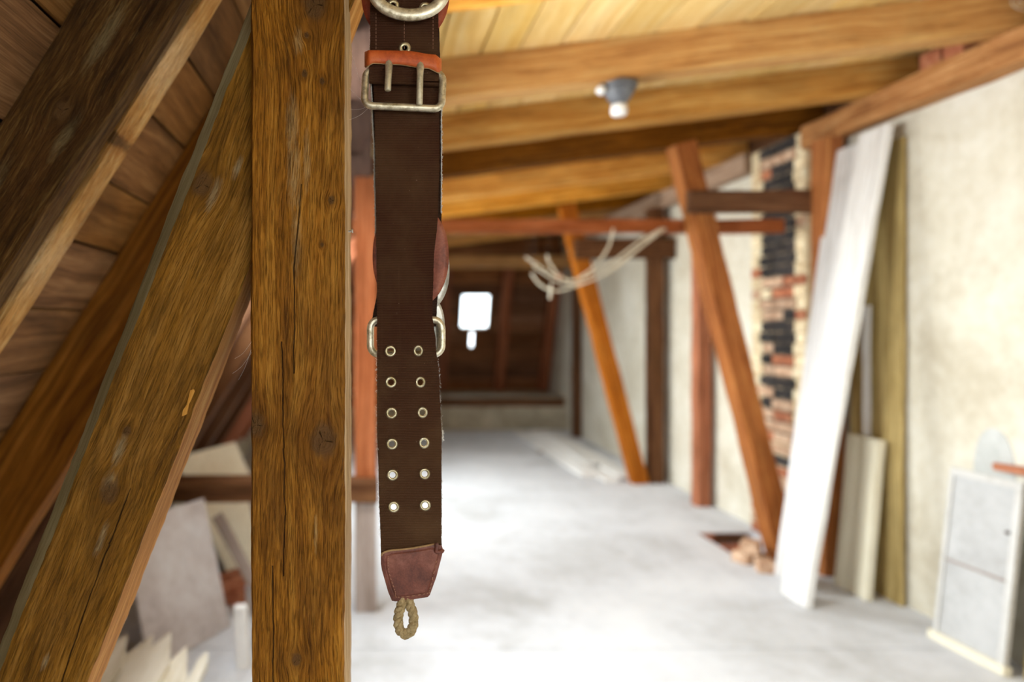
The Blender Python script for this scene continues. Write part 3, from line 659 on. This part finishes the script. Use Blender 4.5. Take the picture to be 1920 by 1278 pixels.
def hero_timber(name, L, sec, mat, seg, amp):
    vs = []; fs = []; m = len(sec)
    from mathutils import noise as mn
    for i in range(seg + 1):
        x = L * i / seg
        for j, (a, b_) in enumerate(sec):
            q = Vector((x * 9, a * 40 + j, b_ * 40)); q2 = Vector((x * 55, j * 3.1, 1.7))
            vs.append((x, a + amp * mn.noise(q) + amp * .5 * mn.noise(q2), b_ + amp * .7 * mn.noise(q + Vector((3, 9, 1))) + amp * .4 * mn.noise(q2 + Vector((5, 1, 2)))))
    for i in range(seg):
        for j in range(m): fs.append((i * m + j, i * m + (j + 1) % m, (i + 1) * m + (j + 1) % m, (i + 1) * m + j))
    fs += [tuple(range(m))[::-1], tuple(seg * m + j for j in range(m))]
    return link(name, mesh(name, vs, fs), mat)
po = hero_timber('roof_post', 2.294, psec, M_post, 520, .0016)
po.matrix_world = Matrix.Translation((0, PY, 0)) @ frame((0, 0, 1), (0, 1, 0))
po.data.materials.append(wood('pale_post_edge', (0.26, 0.16, 0.08), (0.48, 0.34, 0.20), (0.70, 0.58, 0.42), blotch=.35, grain=1.3, bump=.002))  # paler wood tone on the right chamfer and side faces
for f_ in po.data.polygons:
    if len(f_.vertices) == 4 and sorted(v % 7 for v in f_.vertices) in ([2, 2, 3, 3], [3, 3, 4, 4]): f_.material_index = 1
tag(po, 'big squared brown post in the foreground with knots and cracks', 'post')
# check orientation: local y must be world +x
m_ = MB(); q = Vector((pl(657, 428)[0], pl(652, 428)[1] + .0005, .03)); m_.tube([q + Vector((0, -.02, 0)), q + Vector((.0006, .004, 0))], .0014, 8); m_.tube([q + Vector((.0006, .004, 0)), q + Vector((.0008, .006, 0))], .003, 10); m_.build('nail', M_nail, po, True)

# diagonal brace
BY = .945
bdir = Vector((.365, 0, .931)).normalized()
bo = P(192, 1278, BY + .10) ; 
# centre line of the front face
right = Vector((bdir.z, 0, -bdir.x))
A = P(163, 1278, BY)                  # right border of the front face near the frame bottom
start = A - bdir * ((A.z - 0.0) / bdir.z)
def bl(x, y):
    q = P(x, y, BY) - start; return (q.dot(bdir), q.dot(right))
fw = .118; ch = .021
bsec = [(-fw, 0), (-.002, 0), (0, .003), (.001, .10), (-fw - ch, .10), (-fw - ch, .024), (-fw - ch + .004, .018)]
kn = [(*bl(205, 924), .013), (*bl(380, 345), .014), (*bl(430, 905), .005), (*bl(238, 808), .006), (*bl(205, 320), .006)]
cr = [[bl(245, 915), bl(205, 1020), bl(160, 1140), bl(112, 1290)][::-1]]
scr = [(*bl(225, 840), .03, .008), (*bl(205, 905), .02, .012), (*bl(445, 315), .02, .006), (*bl(400, 365), .03, .008), (*bl(190, 1010), .03, .006), (*bl(85, 1240), .015, .005)]
M_bracef = wood('front_brace_timber', (0.085, 0.034, 0.003), (0.245, 0.108, 0.010), (0.40, 0.20, 0.038), grain=.6, fine=.7, blotch=.35, bump=.0018, rough=.66, knots=kn, cracks=cr, scrapes=scr, scrape_col=(0.38, 0.30, 0.17), stain=(0.085, 0.045, 0.016))
M_wane = wood('grey_wane', (0.17, 0.135, 0.06), (0.29, 0.245, 0.13), (0.42, 0.37, 0.22), blotch=.4, stain=(0.12, 0.085, 0.035), grain=.5)
M_bside = wood('brace_lit_side', (0.30, 0.105, 0.016), (0.60, 0.275, 0.062), (0.80, 0.47, 0.16), blotch=.35, grain=.8, bump=.002)  # lighter colour stands in for floor bounce on the brace's right side
Lb = (2.21 - start.z) / bdir.z
br = hero_timber('front_brace', Lb, bsec, M_bracef, 520, .0022)
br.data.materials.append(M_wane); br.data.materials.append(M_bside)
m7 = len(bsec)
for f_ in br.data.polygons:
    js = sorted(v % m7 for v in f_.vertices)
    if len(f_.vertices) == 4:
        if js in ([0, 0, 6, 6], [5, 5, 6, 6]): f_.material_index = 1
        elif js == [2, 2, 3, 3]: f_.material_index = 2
Mb = Matrix((bdir, right, Vector((0, 1, 0)))).transposed().to_4x4()
if Mb.determinant() < 0: Mb = Mb
br.matrix_world = Matrix.Translation(start) @ Mb
tag(br, 'diagonal squared brace leaning against the foreground post from lower left', 'brace')
# fresh splinter
m_ = MB(); sp = [bl(364, 729), bl(366, 733), bl(358, 752), bl(355, 757), bl(351, 776), bl(342, 780), bl(344, 768), bl(352, 757), bl(353, 750), bl(358, 731)]
vs = [(x, y, -.0030) for x, y in sp] + [(x, y, .001) for x, y in sp]; n = len(sp)
m_.add(vs, [tuple(range(n)), tuple(range(n, 2 * n))[::-1]] + [(i, (i + 1) % n, n + (i + 1) % n, n + i) for i in range(n)])
m_.build('splinter', wood('fresh_wood', (0.38, 0.16, 0.02), (0.52, 0.24, 0.04), (0.62, 0.32, 0.07), blotch=.1, grain=1.5), br)['label'] = 'fresh orange-yellow splinter mark'

# ------------------------------------------------------------------ the belt
BYY = .90; PX = BYY / F
def B(x, y, d=0.0):
    return P(x, y, BYY + d)
belt = empty('work_belt', B(760, -60)); tag(belt, 'wide brown webbing belt with buckle and eyelets hanging beside the foreground post', 'belt')
BI = Matrix.Translation(-belt.location)
def bpart(o, label=None):
    o.parent = belt; o.matrix_parent_inverse = BI
    if label: o['label'] = label
    return o
def webbing(name, base, dust):
    b = NB(name); p = b.obj(); x, y, z = b.sep(p)
    zz = b.f('ADD', z, b.f('MULTIPLY', b.f('SUBTRACT', b.noise(p, 30, 2), .5), .002))
    rib = b.rng(b.f('SINE', b.f('MULTIPLY', zz, 2 * math.pi / .0033)), -1, 1)
    yar = b.rng(b.f('SINE', b.f('ADD', b.f('MULTIPLY', x, 2 * math.pi / .0013), b.f('MULTIPLY', b.f('FLOOR', b.f('DIVIDE', zz, .0033)), 3.14))), -1, 1)
    v = b.f('ADD', b.f('MULTIPLY', rib, .65), b.f('MULTIPLY', yar, .35))
    fz = b.noise(b.v('MULTIPLY', p, (1, 1, 1)), 700, 3); bg = b.noise(p, 14, 4, .6)
    col = b.mix(b.f('ADD', b.f('MULTIPLY', v, .6), b.f('MULTIPLY', fz, .4)), tuple(c * .42 for c in base), tuple(c * 1.35 for c in base))
    low = b.rng(z, 1.50, 1.20)                      # the hanging tip is dustier and more faded
    col = b.mix(b.f('MULTIPLY', b.f('ADD', b.rng(bg, .4, .72), b.f('MULTIPLY', low, .75)), .48), col, dust)
    sp = b.rng(b.noise(p, 260, 2), .74, .80); col = b.mix(b.f('MULTIPLY', sp, .5), col, (.30, .22, .15))
    vert = b.rng(b.noise(b.v('MULTIPLY', p, (90, 90, 4)), 1, 3), .62, .75); col = b.mix(b.f('MULTIPLY', vert, .18), col, dust)
    b.bump(b.f('ADD', v, b.f('MULTIPLY', fz, .6)), .0007)
    m = b.done(col, .85, 0, .08); return m
M_web = webbing('brown_webbing', (0.056, 0.022, 0.011), (0.105, 0.058, 0.027))
M_webd = webbing('dark_webbing', (0.040, 0.020, 0.014), (0.08, 0.048, 0.028))
def leather(name, c0, c1, c2, rough=.5):
    b = NB(name); p = b.obj(); a = b.noise(p, 38, 6, .62, .5); c = b.noise(p, 420, 3)
    col = b.ramp(b.f('ADD', b.f('MULTIPLY', a, .8), b.f('MULTIPLY', c, .2)), [(.36, c0), (.5, c1), (.64, c2)])
    b.bump(b.f('ADD', b.f('MULTIPLY', a, .5), b.f('MULTIPLY', c, .5)), .0006)
    return b.done(col, rough, 0, .4)
M_orange = leather('orange_leather', (0.34, 0.052, 0.010), (0.52, 0.095, 0.018), (0.60, 0.14, 0.03), .42)
M_redl = leather('red_brown_leather', (0.13, 0.032, 0.016), (0.25, 0.066, 0.034), (0.33, 0.11, 0.06))
M_tip = leather('worn_leather', (0.085, 0.026, 0.018), (0.155, 0.046, 0.030), (0.23, 0.085, 0.058))
M_edge = leather('raw_leather_edge', (0.22, 0.12, 0.05), (0.36, 0.22, 0.10), (0.48, 0.31, 0.16), .8)
M_steel = metal('aged_nickel', (0.40, 0.34, 0.22), (0.78, 0.72, 0.56), .40, metallic=.75)
M_prong = metal('aged_zinc', (0.42, 0.37, 0.25), (0.66, 0.60, 0.44), .5, metallic=.6)
M_brass = metal('eyelet_brass', (0.42, 0.36, 0.20), (0.74, 0.68, 0.48), .32)
M_rope = mottled('old_hemp', (0.20, 0.14, 0.06), (0.34, 0.25, 0.125), (0.46, 0.36, 0.20), 160, bump=.0006, bscale=900)
M_fray = mottled('pale_threads', (0.50, 0.47, 0.42), (0.68, 0.66, 0.62), (0.80, 0.78, 0.75), 300)
M_plate = metal('grey_plate', (0.34, 0.33, 0.29), (0.60, 0.58, 0.52), .4, 60, .5)

def interp(tab, y):
    if y <= tab[0][0]: return tab[0][1]
    for (a, va), (b_, vb) in zip(tab[:-1], tab[1:]):
        if y <= b_:
            t = (y - a) / (b_ - a); t = t * t * (3 - 2 * t); return va + (vb - va) * t
    return tab[-1][1]
def strap(name, y0, y1, left, right, dl, dr_, th, mat, holes=(), nu=24, dv=5, hole_r=6.2, rag=.35, crown=0.0):
    """flat webbing in pixel space, holes cut through, then laid into place"""
    nv = max(2, int((y1 - y0) / dv))
    vs = []; fs = []
    for layer in (0, 1):
        for j in range(nv + 1):
            for i in range(nu + 1): vs.append((i / nu * 100, (y0 + (y1 - y0) * j / nv), layer * 5.0))
    N = (nu + 1) * (nv + 1); idx = lambda l, j, i: l * N + j * (nu + 1) + i
    for j in range(nv):
        for i in range(nu):
            fs.append((idx(0, j, i), idx(0, j, i + 1), idx(0, j + 1, i + 1), idx(0, j + 1, i))); fs.append((idx(1, j, i), idx(1, j + 1, i), idx(1, j + 1, i + 1), idx(1, j, i + 1)))
    for j in range(nv):
        for i in (0, nu): fs.append((idx(0, j, i), idx(0, j + 1, i), idx(1, j + 1, i), idx(1, j, i)))
    for i in range(nu):
        for j in (0, nv): fs.append((idx(0, j, i), idx(0, j, i + 1), idx(1, j, i + 1), idx(1, j, i)))
    me = mesh(name, vs, fs); o = link(name, me, mat)
    if holes:
        mb = MB()
        for (hx, hy) in holes:
            l_, r_ = interp(left, hy), interp(right, hy); u = (hx - l_) / (r_ - l_) * 100
            S = 20; ku = 100 / (r_ - l_)
            ring = [(u + hole_r * ku * math.cos(a), hy + hole_r * math.sin(a)) for a in [2 * math.pi * k / S + .07 for k in range(S)]]
            mb.add([(a, b_, -7) for a, b_ in ring] + [(a, b_, 12) for a, b_ in ring], [tuple(range(S)), tuple(range(S, 2 * S))[::-1]] + [(k, (k + 1) % S, S + (k + 1) % S, S + k) for k in range(S)])
        cut = mb.build('cutter', mat)
        md = o.modifiers.new('cut', 'BOOLEAN'); md.operation = 'DIFFERENCE'; md.object = cut; md.solver = 'EXACT'
        dg = bpy.context.evaluated_depsgraph_get(); me2 = bpy.data.meshes.new_from_object(o.evaluated_get(dg))
        o.modifiers.clear(); o.data = me2; bpy.data.objects.remove(cut)
        if not me2.materials: me2.materials.append(mat)
    from mathutils import noise as mn
    for v in o.data.vertices:
        u, y, l = v.co.x / 100, v.co.y, v.co.z / 5.0
        a, b_ = interp(left, y), interp(right, y)
        a += rag * 2 * mn.noise((y * .35, 1.3, 0)) + rag * mn.noise((y * 1.1, 7.3, 0)); b_ += rag * 2 * mn.noise((y * .35, 5.3, 2)) + rag * mn.noise((y * 1.1, 3.3, 4))
        d = interp(dl, y) * (1 - u) + interp(dr_, y) * u - crown * math.sin(u * math.pi)
        d += .0006 * mn.noise((u * 3, y * .03, 2))
        v.co = B(a + (b_ - a) * u, y, d + l * th)
    bm = bmesh.new(); bm.from_mesh(o.data); bmesh.ops.recalc_face_normals(bm, faces=bm.faces); bm.to_mesh(o.data); bm.free()
    return bpart(o)
HL = [(732, 658), (733, 716), (734, 774), (735, 832), (736, 890), (738, 950)]
HR = [(784, 657), (788, 716), (792, 773), (795, 830), (796, 888), (797, 947)]
TL = [(120, 699), (200, 702), (300, 703.5), (430, 705), (560, 707), (800, 707), (900, 710), (1045, 714)]
TR = [(120, 823), (300, 824), (400, 821), (500, 813), (590, 811), (640, 817), (720, 824), (820, 828), (1045, 828)]
DLt = [(120, .0065), (170, .0065), (230, .0005), (300, 0), (1045, 0)]
DRt = [(120, .0065), (170, .0065), (230, .0005), (330, -.002), (520, -.016), (620, -.016), (760, -.004), (1045, 0)]
strap('tongue_strap', 120, 1042, TL, TR, DLt, DRt, .0032, M_web, HL + HR)
strap('back_strap', -320, 612, [(-320, 700), (60, 697), (200, 697), (300, 701), (430, 704), (540, 707), (612, 697)], [(-320, 822), (60, 824), (200, 828), (420, 828), (520, 822), (612, 818)],
      [(-320, .016), (612, .016)], [(-320, .016), (612, .016)], .0032, M_webd)
# upper piece, folded round the buckle's top bar
strap('fold_strap', -320, 152, [(-320, 700), (60, 694), (152, 692)], [(-320, 822), (60, 822), (152, 823)], [(-320, .004), (-60, -.004), (120, -.006), (152, -.004)], [(-320, .004), (-60, -.004), (120, -.006), (152, -.004)], .003, M_web, [(737, 10), (797, 15), (759, 90)], hole_r=4.8)
m_ = MB(); seg = 14; nu = 20; vs = []; fs = []
for k in range(seg + 1):
    a = math.pi * k / seg
    for i in range(nu + 1):
        x = 692 + (823 - 692) * i / nu; yy = 150 + 5 * i / nu
        vs.append(B(x, yy + 7 * math.sin(a), .0004 - .0045 * math.cos(a)))
for k in range(seg):
    for i in range(nu): fs.append((k * (nu + 1) + i, k * (nu + 1) + i + 1, (k + 1) * (nu + 1) + i + 1, (k + 1) * (nu + 1) + i))
m_.add(vs, fs); bpart(m_.build('fold_edge', M_web, None, True))
# eyelets
def eyelet(x, y, d, sx=1.0, r_out=11.0, r_in=5.6, tilt=0.0):
    S = 28; prof = [(r_in, .003), (r_in, -.0002), (r_in + 1.2, -.0018), ((r_in + r_out) / 2, -.0024), (r_out - 1.2, -.0016), (r_out, .0002)]
    vs = []; fs = []
    for (r_, dz) in prof:
        for k in range(S):
            a = 2 * math.pi * k / S; vs.append(B(x + r_ * sx * math.cos(a), y + r_ * math.sin(a), d + dz + tilt * r_ * PX * math.cos(a)))
    for i in range(len(prof) - 1):
        for k in range(S): fs.append((i * S + k, i * S + (k + 1) % S, (i + 1) * S + (k + 1) % S, (i + 1) * S + k))
    m_ = MB(); m_.add(vs, fs); return bpart(m_.build('eyelet', M_brass, None, True))
def depth_at(x, y):
    l_, r_ = interp(TL, y), interp(TR, y); u = (x - l_) / (r_ - l_); return interp(DLt, y) * (1 - u) + interp(DRt, y) * u
for (x, y) in HL: eyelet(x, y, depth_at(x, y))
for k, (x, y) in enumerate(HR): eyelet(x, y, depth_at(x, y), .86 + .028 * k, tilt=-.25 + .04 * k)
for (x, y) in [(737, 10), (797, 15), (759, 90)]: eyelet(x, y, -.0062, 1, 11.5, 4.4)
# leather keeper band (wraps round)
def band(name, mat, xs, top, bot, dfront, th, emat=None):
    n = 40; vs = []; fs = []
    for k in range(n + 1):
        t = k / n; x = xs[0] + (xs[1] - xs[0]) * t
        e = min(t, 1 - t); wrap = max(0, 1 - e / .07); d = dfront + .014 * wrap ** 2.2
        xi = x + (3.5 * wrap if t < .5 else -3.5 * wrap) * 0
        yt, yb = interp(top, x), interp(bot, x)
        for j in range(5):
            y = yt + (yb - yt) * j / 4; bul = -.0012 * math.sin(math.pi * j / 4)
            vs.append(B(xi, y, d + bul)); 
        for j in range(5):
            y = yt + (yb - yt) * j / 4; vs.append(B(xi, y, d + th))
    for k in range(n):
        o = k * 10; p_ = (k + 1) * 10
        for j in range(4): fs.append((o + j, p_ + j, p_ + j + 1, o + j + 1)); fs.append((o + 5 + j, o + 6 + j, p_ + 6 + j, p_ + 5 + j))
        fs.append((o, o + 5, p_ + 5, p_)); fs.append((o + 4, p_ + 4, p_ + 9, o + 9))
    fs += [(0, 1, 2, 3, 4, 9, 8, 7, 6, 5), tuple(n * 10 + q for q in (5, 6, 7, 8, 9, 4, 3, 2, 1, 0))]
    m_ = MB(); m_.add(vs, fs); return bpart(m_.build(name, mat, None, False))
kp = band('keeper_loop', M_orange, (683.5, 828), [(684, 97), (692, 94), (760, 95), (815, 102), (828, 110)], [(684, 126), (700, 118), (740, 120), (800, 127), (828, 137)], -.0115, .003); kp['label'] = 'orange leather keeper loop'
for f_ in kp.data.polygons: f_.use_smooth = True
m_ = MB(); m_.tube([B(x, interp([(684, 126), (700, 118), (740, 120), (800, 127), (828, 137)], x) + .3, -.0100 + .014 * max(0, 1 - min((x - 683.5) / 144.5, 1 - (x - 683.5) / 144.5) / .07) ** 2.2) for x in [686 + 140 * k / 40 for k in range(41)]], .0011, 6); bpart(m_.build('keeper_edge', M_edge, None, True))
# buckle
def rrect(cx, cy, hw, hh, r, n=7, rot=0.0):
    pts = []
    for (sx, sy, a0) in ((1, 1, 0), (-1, 1, 90), (-1, -1, 180), (1, -1, 270)):
        for k in range(n + 1):
            a = math.radians(a0 + 90 * k / n); pts.append((cx + sx * (hw - r) + r * math.cos(a), cy + sy * (hh - r) + r * math.sin(a)))
    c_, s_ = math.cos(rot), math.sin(rot)
    pts = [(cx + (x - cx) * c_ - (y - cy) * s_, cy + (x - cx) * s_ + (y - cy) * c_) for x, y in pts]
    out = []
    for (a, b_) in zip(pts, pts[1:] + pts[:1]):
        L = math.hypot(b_[0] - a[0], b_[1] - a[1]); k = max(1, int(L / 8)); out += [(a[0] + (b_[0] - a[0]) * i / k, a[1] + (b_[1] - a[1]) * i / k) for i in range(k)]
    return out
m_ = MB(); m_.tube([B(x, y, .0005 - .011 * (y - 135) / 66) for x, y in rrect(757, 167.5, 72.5, 33.5, 15, rot=.045)], 6.8 * PX, 14, True)
bpart(m_.build('buckle_frame', M_steel, None, True), 'pale metal two-prong buckle frame')
for (x0, y0, x1, y1, e) in ((729, 121, 727, 170, .006), (788, 124, 786.5, 197, .0)):
    m_ = MB(); pts = catmull([B(x0, y0 - 3, -.0072), B(x0, y0 + 5, -.0115), B(x0 - .5, y0 + 20, -.0165 - e * .3), B(x1 + .5, (y0 + y1) / 2 + 10, -.0178 - e * .6), B(x1, y1, -.0165 - e)], 6)
    n = len(pts); m_.tube(pts, [(8.2 - 2.0 * min(1, k / (n * .45))) * PX * (1 if k < n - 1 else .8) for k in range(n)], 10, flat=1.0); bpart(m_.build('prong', M_prong, None, True))
# big oval ring at the top, red leather behind
m_ = MB(); m_.tube([B(767 + 66 * math.cos(a), -18 + 46 * math.sin(a) + 3 * math.sin(a * 2) * .3, -.020) for a in [2 * math.pi * k / 72 for k in range(72)]], 11.5 * PX, 16, True, .62, up=(0, 1, 0))
bpart(m_.build('oval_ring', M_steel, None, True), 'large oval metal ring')
def pad(name, cx, cy, rx, ry, ex, d0, d1, th, mat, rim=True, top=None):
    n = 64; rings = 7; vs = []; fs = []
    for layer in (0, 1):
        for j in range(rings + 1):
            q = j / rings
            for k in range(n):
                a = 2 * math.pi * k / n; ca, sa = math.cos(a), math.sin(a)
                x = cx + rx * q * math.copysign(abs(ca) ** (2 / ex), ca); y = cy + ry * q * math.copysign(abs(sa) ** (2 / ex), sa)
                vs.append(B(x, y, d0 + (d1 - d0) * q * q + layer * th))
    N = (rings + 1) * n
    for j in range(rings):
        for k in range(n):
            k2 = (k + 1) % n; fs.append((j * n + k, j * n + k2, (j + 1) * n + k2, (j + 1) * n + k)); fs.append((N + j * n + k, N + (j + 1) * n + k, N + (j + 1) * n + k2, N + j * n + k2))
    for k in range(n): k2 = (k + 1) % n; fs.append((rings * n + k, rings * n + k2, N + rings * n + k2, N + rings * n + k))
    m_ = MB(); m_.add(vs, fs); return bpart(m_.build(name, mat, None, True))
pad('leather_pad', 760, -18, 83, 98, 2.3, .0095, .0075, .0028, leather('dark_red_leather', (0.16, 0.022, 0.008), (0.28, 0.040, 0.013), (0.36, 0.07, 0.022)))['label'] = 'red leather pad behind the oval ring'
pad('leather_pad', 770, 480, 71.5, 98, 2.2, .0095, .006, .0028, M_redl)['label'] = 'red-brown leather pad bulging out behind the strap'
pad('backing_plate', 776, 506, 67, 86, 2.2, .024, .023, .0025, M_plate); pad('backing_plate', 795, 612, 39, 62, 2.2, .027, .027, .002, M_plate)
m_ = MB(); m_.tube([B(x, y, .0165) for x, y in rrect(761.5, 631.5, 67, 32.5, 17)], 7.0 * PX, 14, True); bpart(m_.build('slider_ring', M_steel, None, True), 'rounded metal slider ring behind the strap')
# leather tip
outline = [(714, 1043), (716.5, 1037), (730, 1031), (770, 1027), (800, 1022), (815, 1019.5), (828, 1021), (830.5, 1029), (829, 1040), (818, 1082), (806, 1115), (802, 1119), (770, 1124), (742, 1127), (735, 1126), (728, 1110), (716, 1068), (714, 1056)]
cx, cy = 772, 1072
rings = [(1.0, .0028), (1.0, -.0012), (.985, -.0026), (.88, -.0034), (.845, -.0028), (.80, -.0038), (.4, -.0044)]
n = len(outline); vs = []; fs = []
for (s_, d) in rings:
    for (x, y) in outline: vs.append(B(cx + (x - cx) * s_, cy + (y - cy) * s_, d))
for i in range(len(rings) - 1):
    for k in range(n): fs.append((i * n + k, i * n + (k + 1) % n, (i + 1) * n + (k + 1) % n, (i + 1) * n + k))
fs.append(tuple((len(rings) - 1) * n + k for k in range(n))); fs.append(tuple(range(n))[::-1])
# back side copy
kb = len(vs)
for (x, y) in outline: vs.append(B(x, y, .0062))
fs += [tuple(kb + k for k in range(n))] + [(k, (k + 1) % n, kb + (k + 1) % n, kb + k) for k in range(n)]
m_ = MB(); m_.add(vs, fs); tp = bpart(m_.build('leather_tip', M_tip), 'worn red-brown leather tip'); 
m_ = MB(); m_.tube(catmull([B(715.5, 1041, -.002), B(718, 1036.5, -.0028), B(732, 1031.5, -.003), B(768, 1028, -.003), B(800, 1022.5, -.003), B(815, 1019, -.0028)], 6), .0013, 7); bpart(m_.build('tip_edge', M_edge, None, True), 'pale raw leather edge')
m_ = MB(); m_.tube(catmull([B(818, 1018, -.004), B(819, 1026, -.0048), B(818, 1033, -.0045), B(827, 1034, -.004), B(830, 1030, -.002)], 5), [.0028] * 21, 8); bpart(m_.build('tip_fold', M_tip, None, True))
M_st = mottled('tan_thread', (0.24, 0.12, 0.07), (0.32, 0.17, 0.10), (0.40, 0.22, 0.14), 200)
st = MB(); loop = [(728, 1042), (729, 1070), (741, 1108), (746, 1119), (800, 1112), (806, 1104), (819, 1048)]
pts2 = catmull([B(x, y, -.0036) for x, y in loop], 12)
for k in range(0, len(pts2) - 2, 2): st.tube([pts2[k], pts2[k + 1] + Vector((0, -.0002, 0))], .0005, 5)
o = bpart(st.build('stitching', M_st)); o['kind'] = 'stuff'
# long stitches on the strap near the buckle
st = MB()
for xx in (705, 758, 812):
    for y in range(24, 92, 7): st.tube([B(xx, y, -.0073 + .0004), B(xx, y + 4.5, -.0073 + .0004)], .00035, 5)
o = bpart(st.build('seam_stitching', M_st)); o['kind'] = 'stuff'
# rope loop: two-strand laid rope in a tight loop
path = catmull([B(752, 1118, .002), B(753, 1132, .001), B(748, 1148, 0), B(746.5, 1165, -.001), B(750, 1181, -.001), B(760.5, 1188.5, -.001), B(771, 1181, 0), B(775.5, 1165, 0), B(773.5, 1147, .001), B(768, 1132, .002), B(766, 1118, .003)], 12)
for s_ in range(3):
    m_ = MB(); pts = []
    L = 0
    for k, q in enumerate(path):
        if k: L += (q - path[k - 1]).length
        t = (path[min(k + 1, len(path) - 1)] - path[max(k - 1, 0)]).normalized(); u = Vector((0, 1, 0)); w_ = t.cross(u).normalized()
        a = 2 * math.pi * (L / .026 + s_ / 3); pts.append(q + (u * math.cos(a) * .0030 + w_ * math.sin(a) * .0032))
    m_.tube(pts, [.0036 * (1 + .08 * math.sin(k * 1.9 + s_)) for k in range(len(pts))], 9); bpart(m_.build('rope_strand', M_rope, None, True))
# loose fibres on the selvedges
fr = MB()
def fibres(tabx, y0, y1, n, out, d):
    for _ in range(n):
        y = R.uniform(y0, y1); x = interp(tabx, y) + R.uniform(-1, 1); a = Vector(B(x, y, d + R.uniform(-.001, .002)))
        L = R.uniform(2, 6); b_ = B(x + out * R.uniform(-.5, 2.5), y + R.uniform(-L, L), d + R.uniform(-.003, .004)); c = (a + b_) / 2 + Vector((R.uniform(-.001, .001), R.uniform(-.001, .001), R.uniform(-.001, .001)))
        fr.tube([a, c, b_], R.uniform(.00012, .00030), 4)
fibres([(60, 696), (130, 692), (200, 698), (300, 702), (430, 704.5)], 50, 128, 90, -1, .012)
fibres([(140, 692), (200, 698), (300, 702), (430, 704.5)], 190, 470, 420, -1, .010)
fibres([(200, 827.5), (420, 827.5)], 205, 400, 260, 1, .013)
fibres([(640, 818), (720, 824.5), (820, 828.5), (1020, 828.5)], 660, 1010, 120, 1, .001)
fibres([(560, 706.5), (800, 706.5), (900, 709.5), (1045, 713.5)], 640, 1030, 120, -1, .001)
for _ in range(26):
    a = B(829, 815 + R.uniform(-9, 8), .001); fr.tube([a, a + Vector((R.uniform(.0, .003), R.uniform(-.002, .002), R.uniform(-.006, .004)))], .0003, 4)
o = bpart(fr.build('frayed_threads', M_fray)); o['kind'] = 'stuff'
from mathutils import noise as mn
for nm, tab, ya, yb, dd in (('selvedge', [(60, 696), (130, 694), (200, 698), (300, 702), (430, 704.5), (470, 705.5)], 55, 470, .0145), ('selvedge', [(200, 827.5), (300, 827.5), (420, 827)], 203, 402, .0150)):  # frayed thread cords; pale tone also stands for the strap's lit edge
    m_ = MB(); pts = []; rs_ = []
    for k in range(int((yb - ya) / 2.2)):
        y = ya + k * 2.2; pts.append(B(interp(tab, y) + .7 * mn.noise((y * .5, 0, 1)), y, dd)); rs_.append((.0011 if ya < 100 else .0008) * (1 + .6 * mn.noise((y * .9, 4, 0))))
    m_.tube(pts, rs_, 7); bpart(m_.build(nm, M_fray, None, True), 'pale fraying selvedge with the lit edge in its colour')
# iron hook that carries it
m_ = MB(); top = B(760, -320, .010); zt = CZ - .178 + CS * .05
m_.tube(catmull([Vector((top.x, .91, zt + .03)), Vector((top.x, .91, top.z + .06)), Vector((top.x, .905, top.z + .02)), Vector((top.x, .895, top.z - .012)), Vector((top.x, .925, top.z - .02)), Vector((top.x, .945, top.z + .01))], 8), .004, 10)
tag(m_.build('iron_hook', M_iron, None, True), 'rusty iron hook under the rafter carrying the belt', 'hook')

m_ = MB(); m_.tube(catmull([P(1906, -12, 2.925), P(1896, 4, 2.92), P(1908, 16, 2.915), P(1917, 6, 2.915), P(1908, 2, 2.92), P(1904, 14, 2.92), P(1922, 20, 2.92)], 7), .0016, 6); tag(m_.build('wire_curl', M_cable, None, True), 'thin curl of pale wire on the rafter at the upper right corner', 'wire')
# cobweb threads between post and belt
cw = MB()
for a, b_ in [((655, 165), (697, 195)), ((657, 205), (699, 192)), ((654, 225), (700, 193)), ((656, 90), (690, 190)), ((436, 700), (472, 660)), ((440, 672), (472, 640)), ((447, 712), (471, 655))]:
    p0, p1 = P(*a, .93), P(*b_, .915); mid = (p0 + p1) / 2 + Vector((0, 0, -.004)); cw.tube(catmull([p0, mid, p1], 6), .00012, 4)
o = tag(cw.build('cobweb', M_fray), 'fine cobweb threads beside the foreground post', 'cobweb', None, 'stuff')
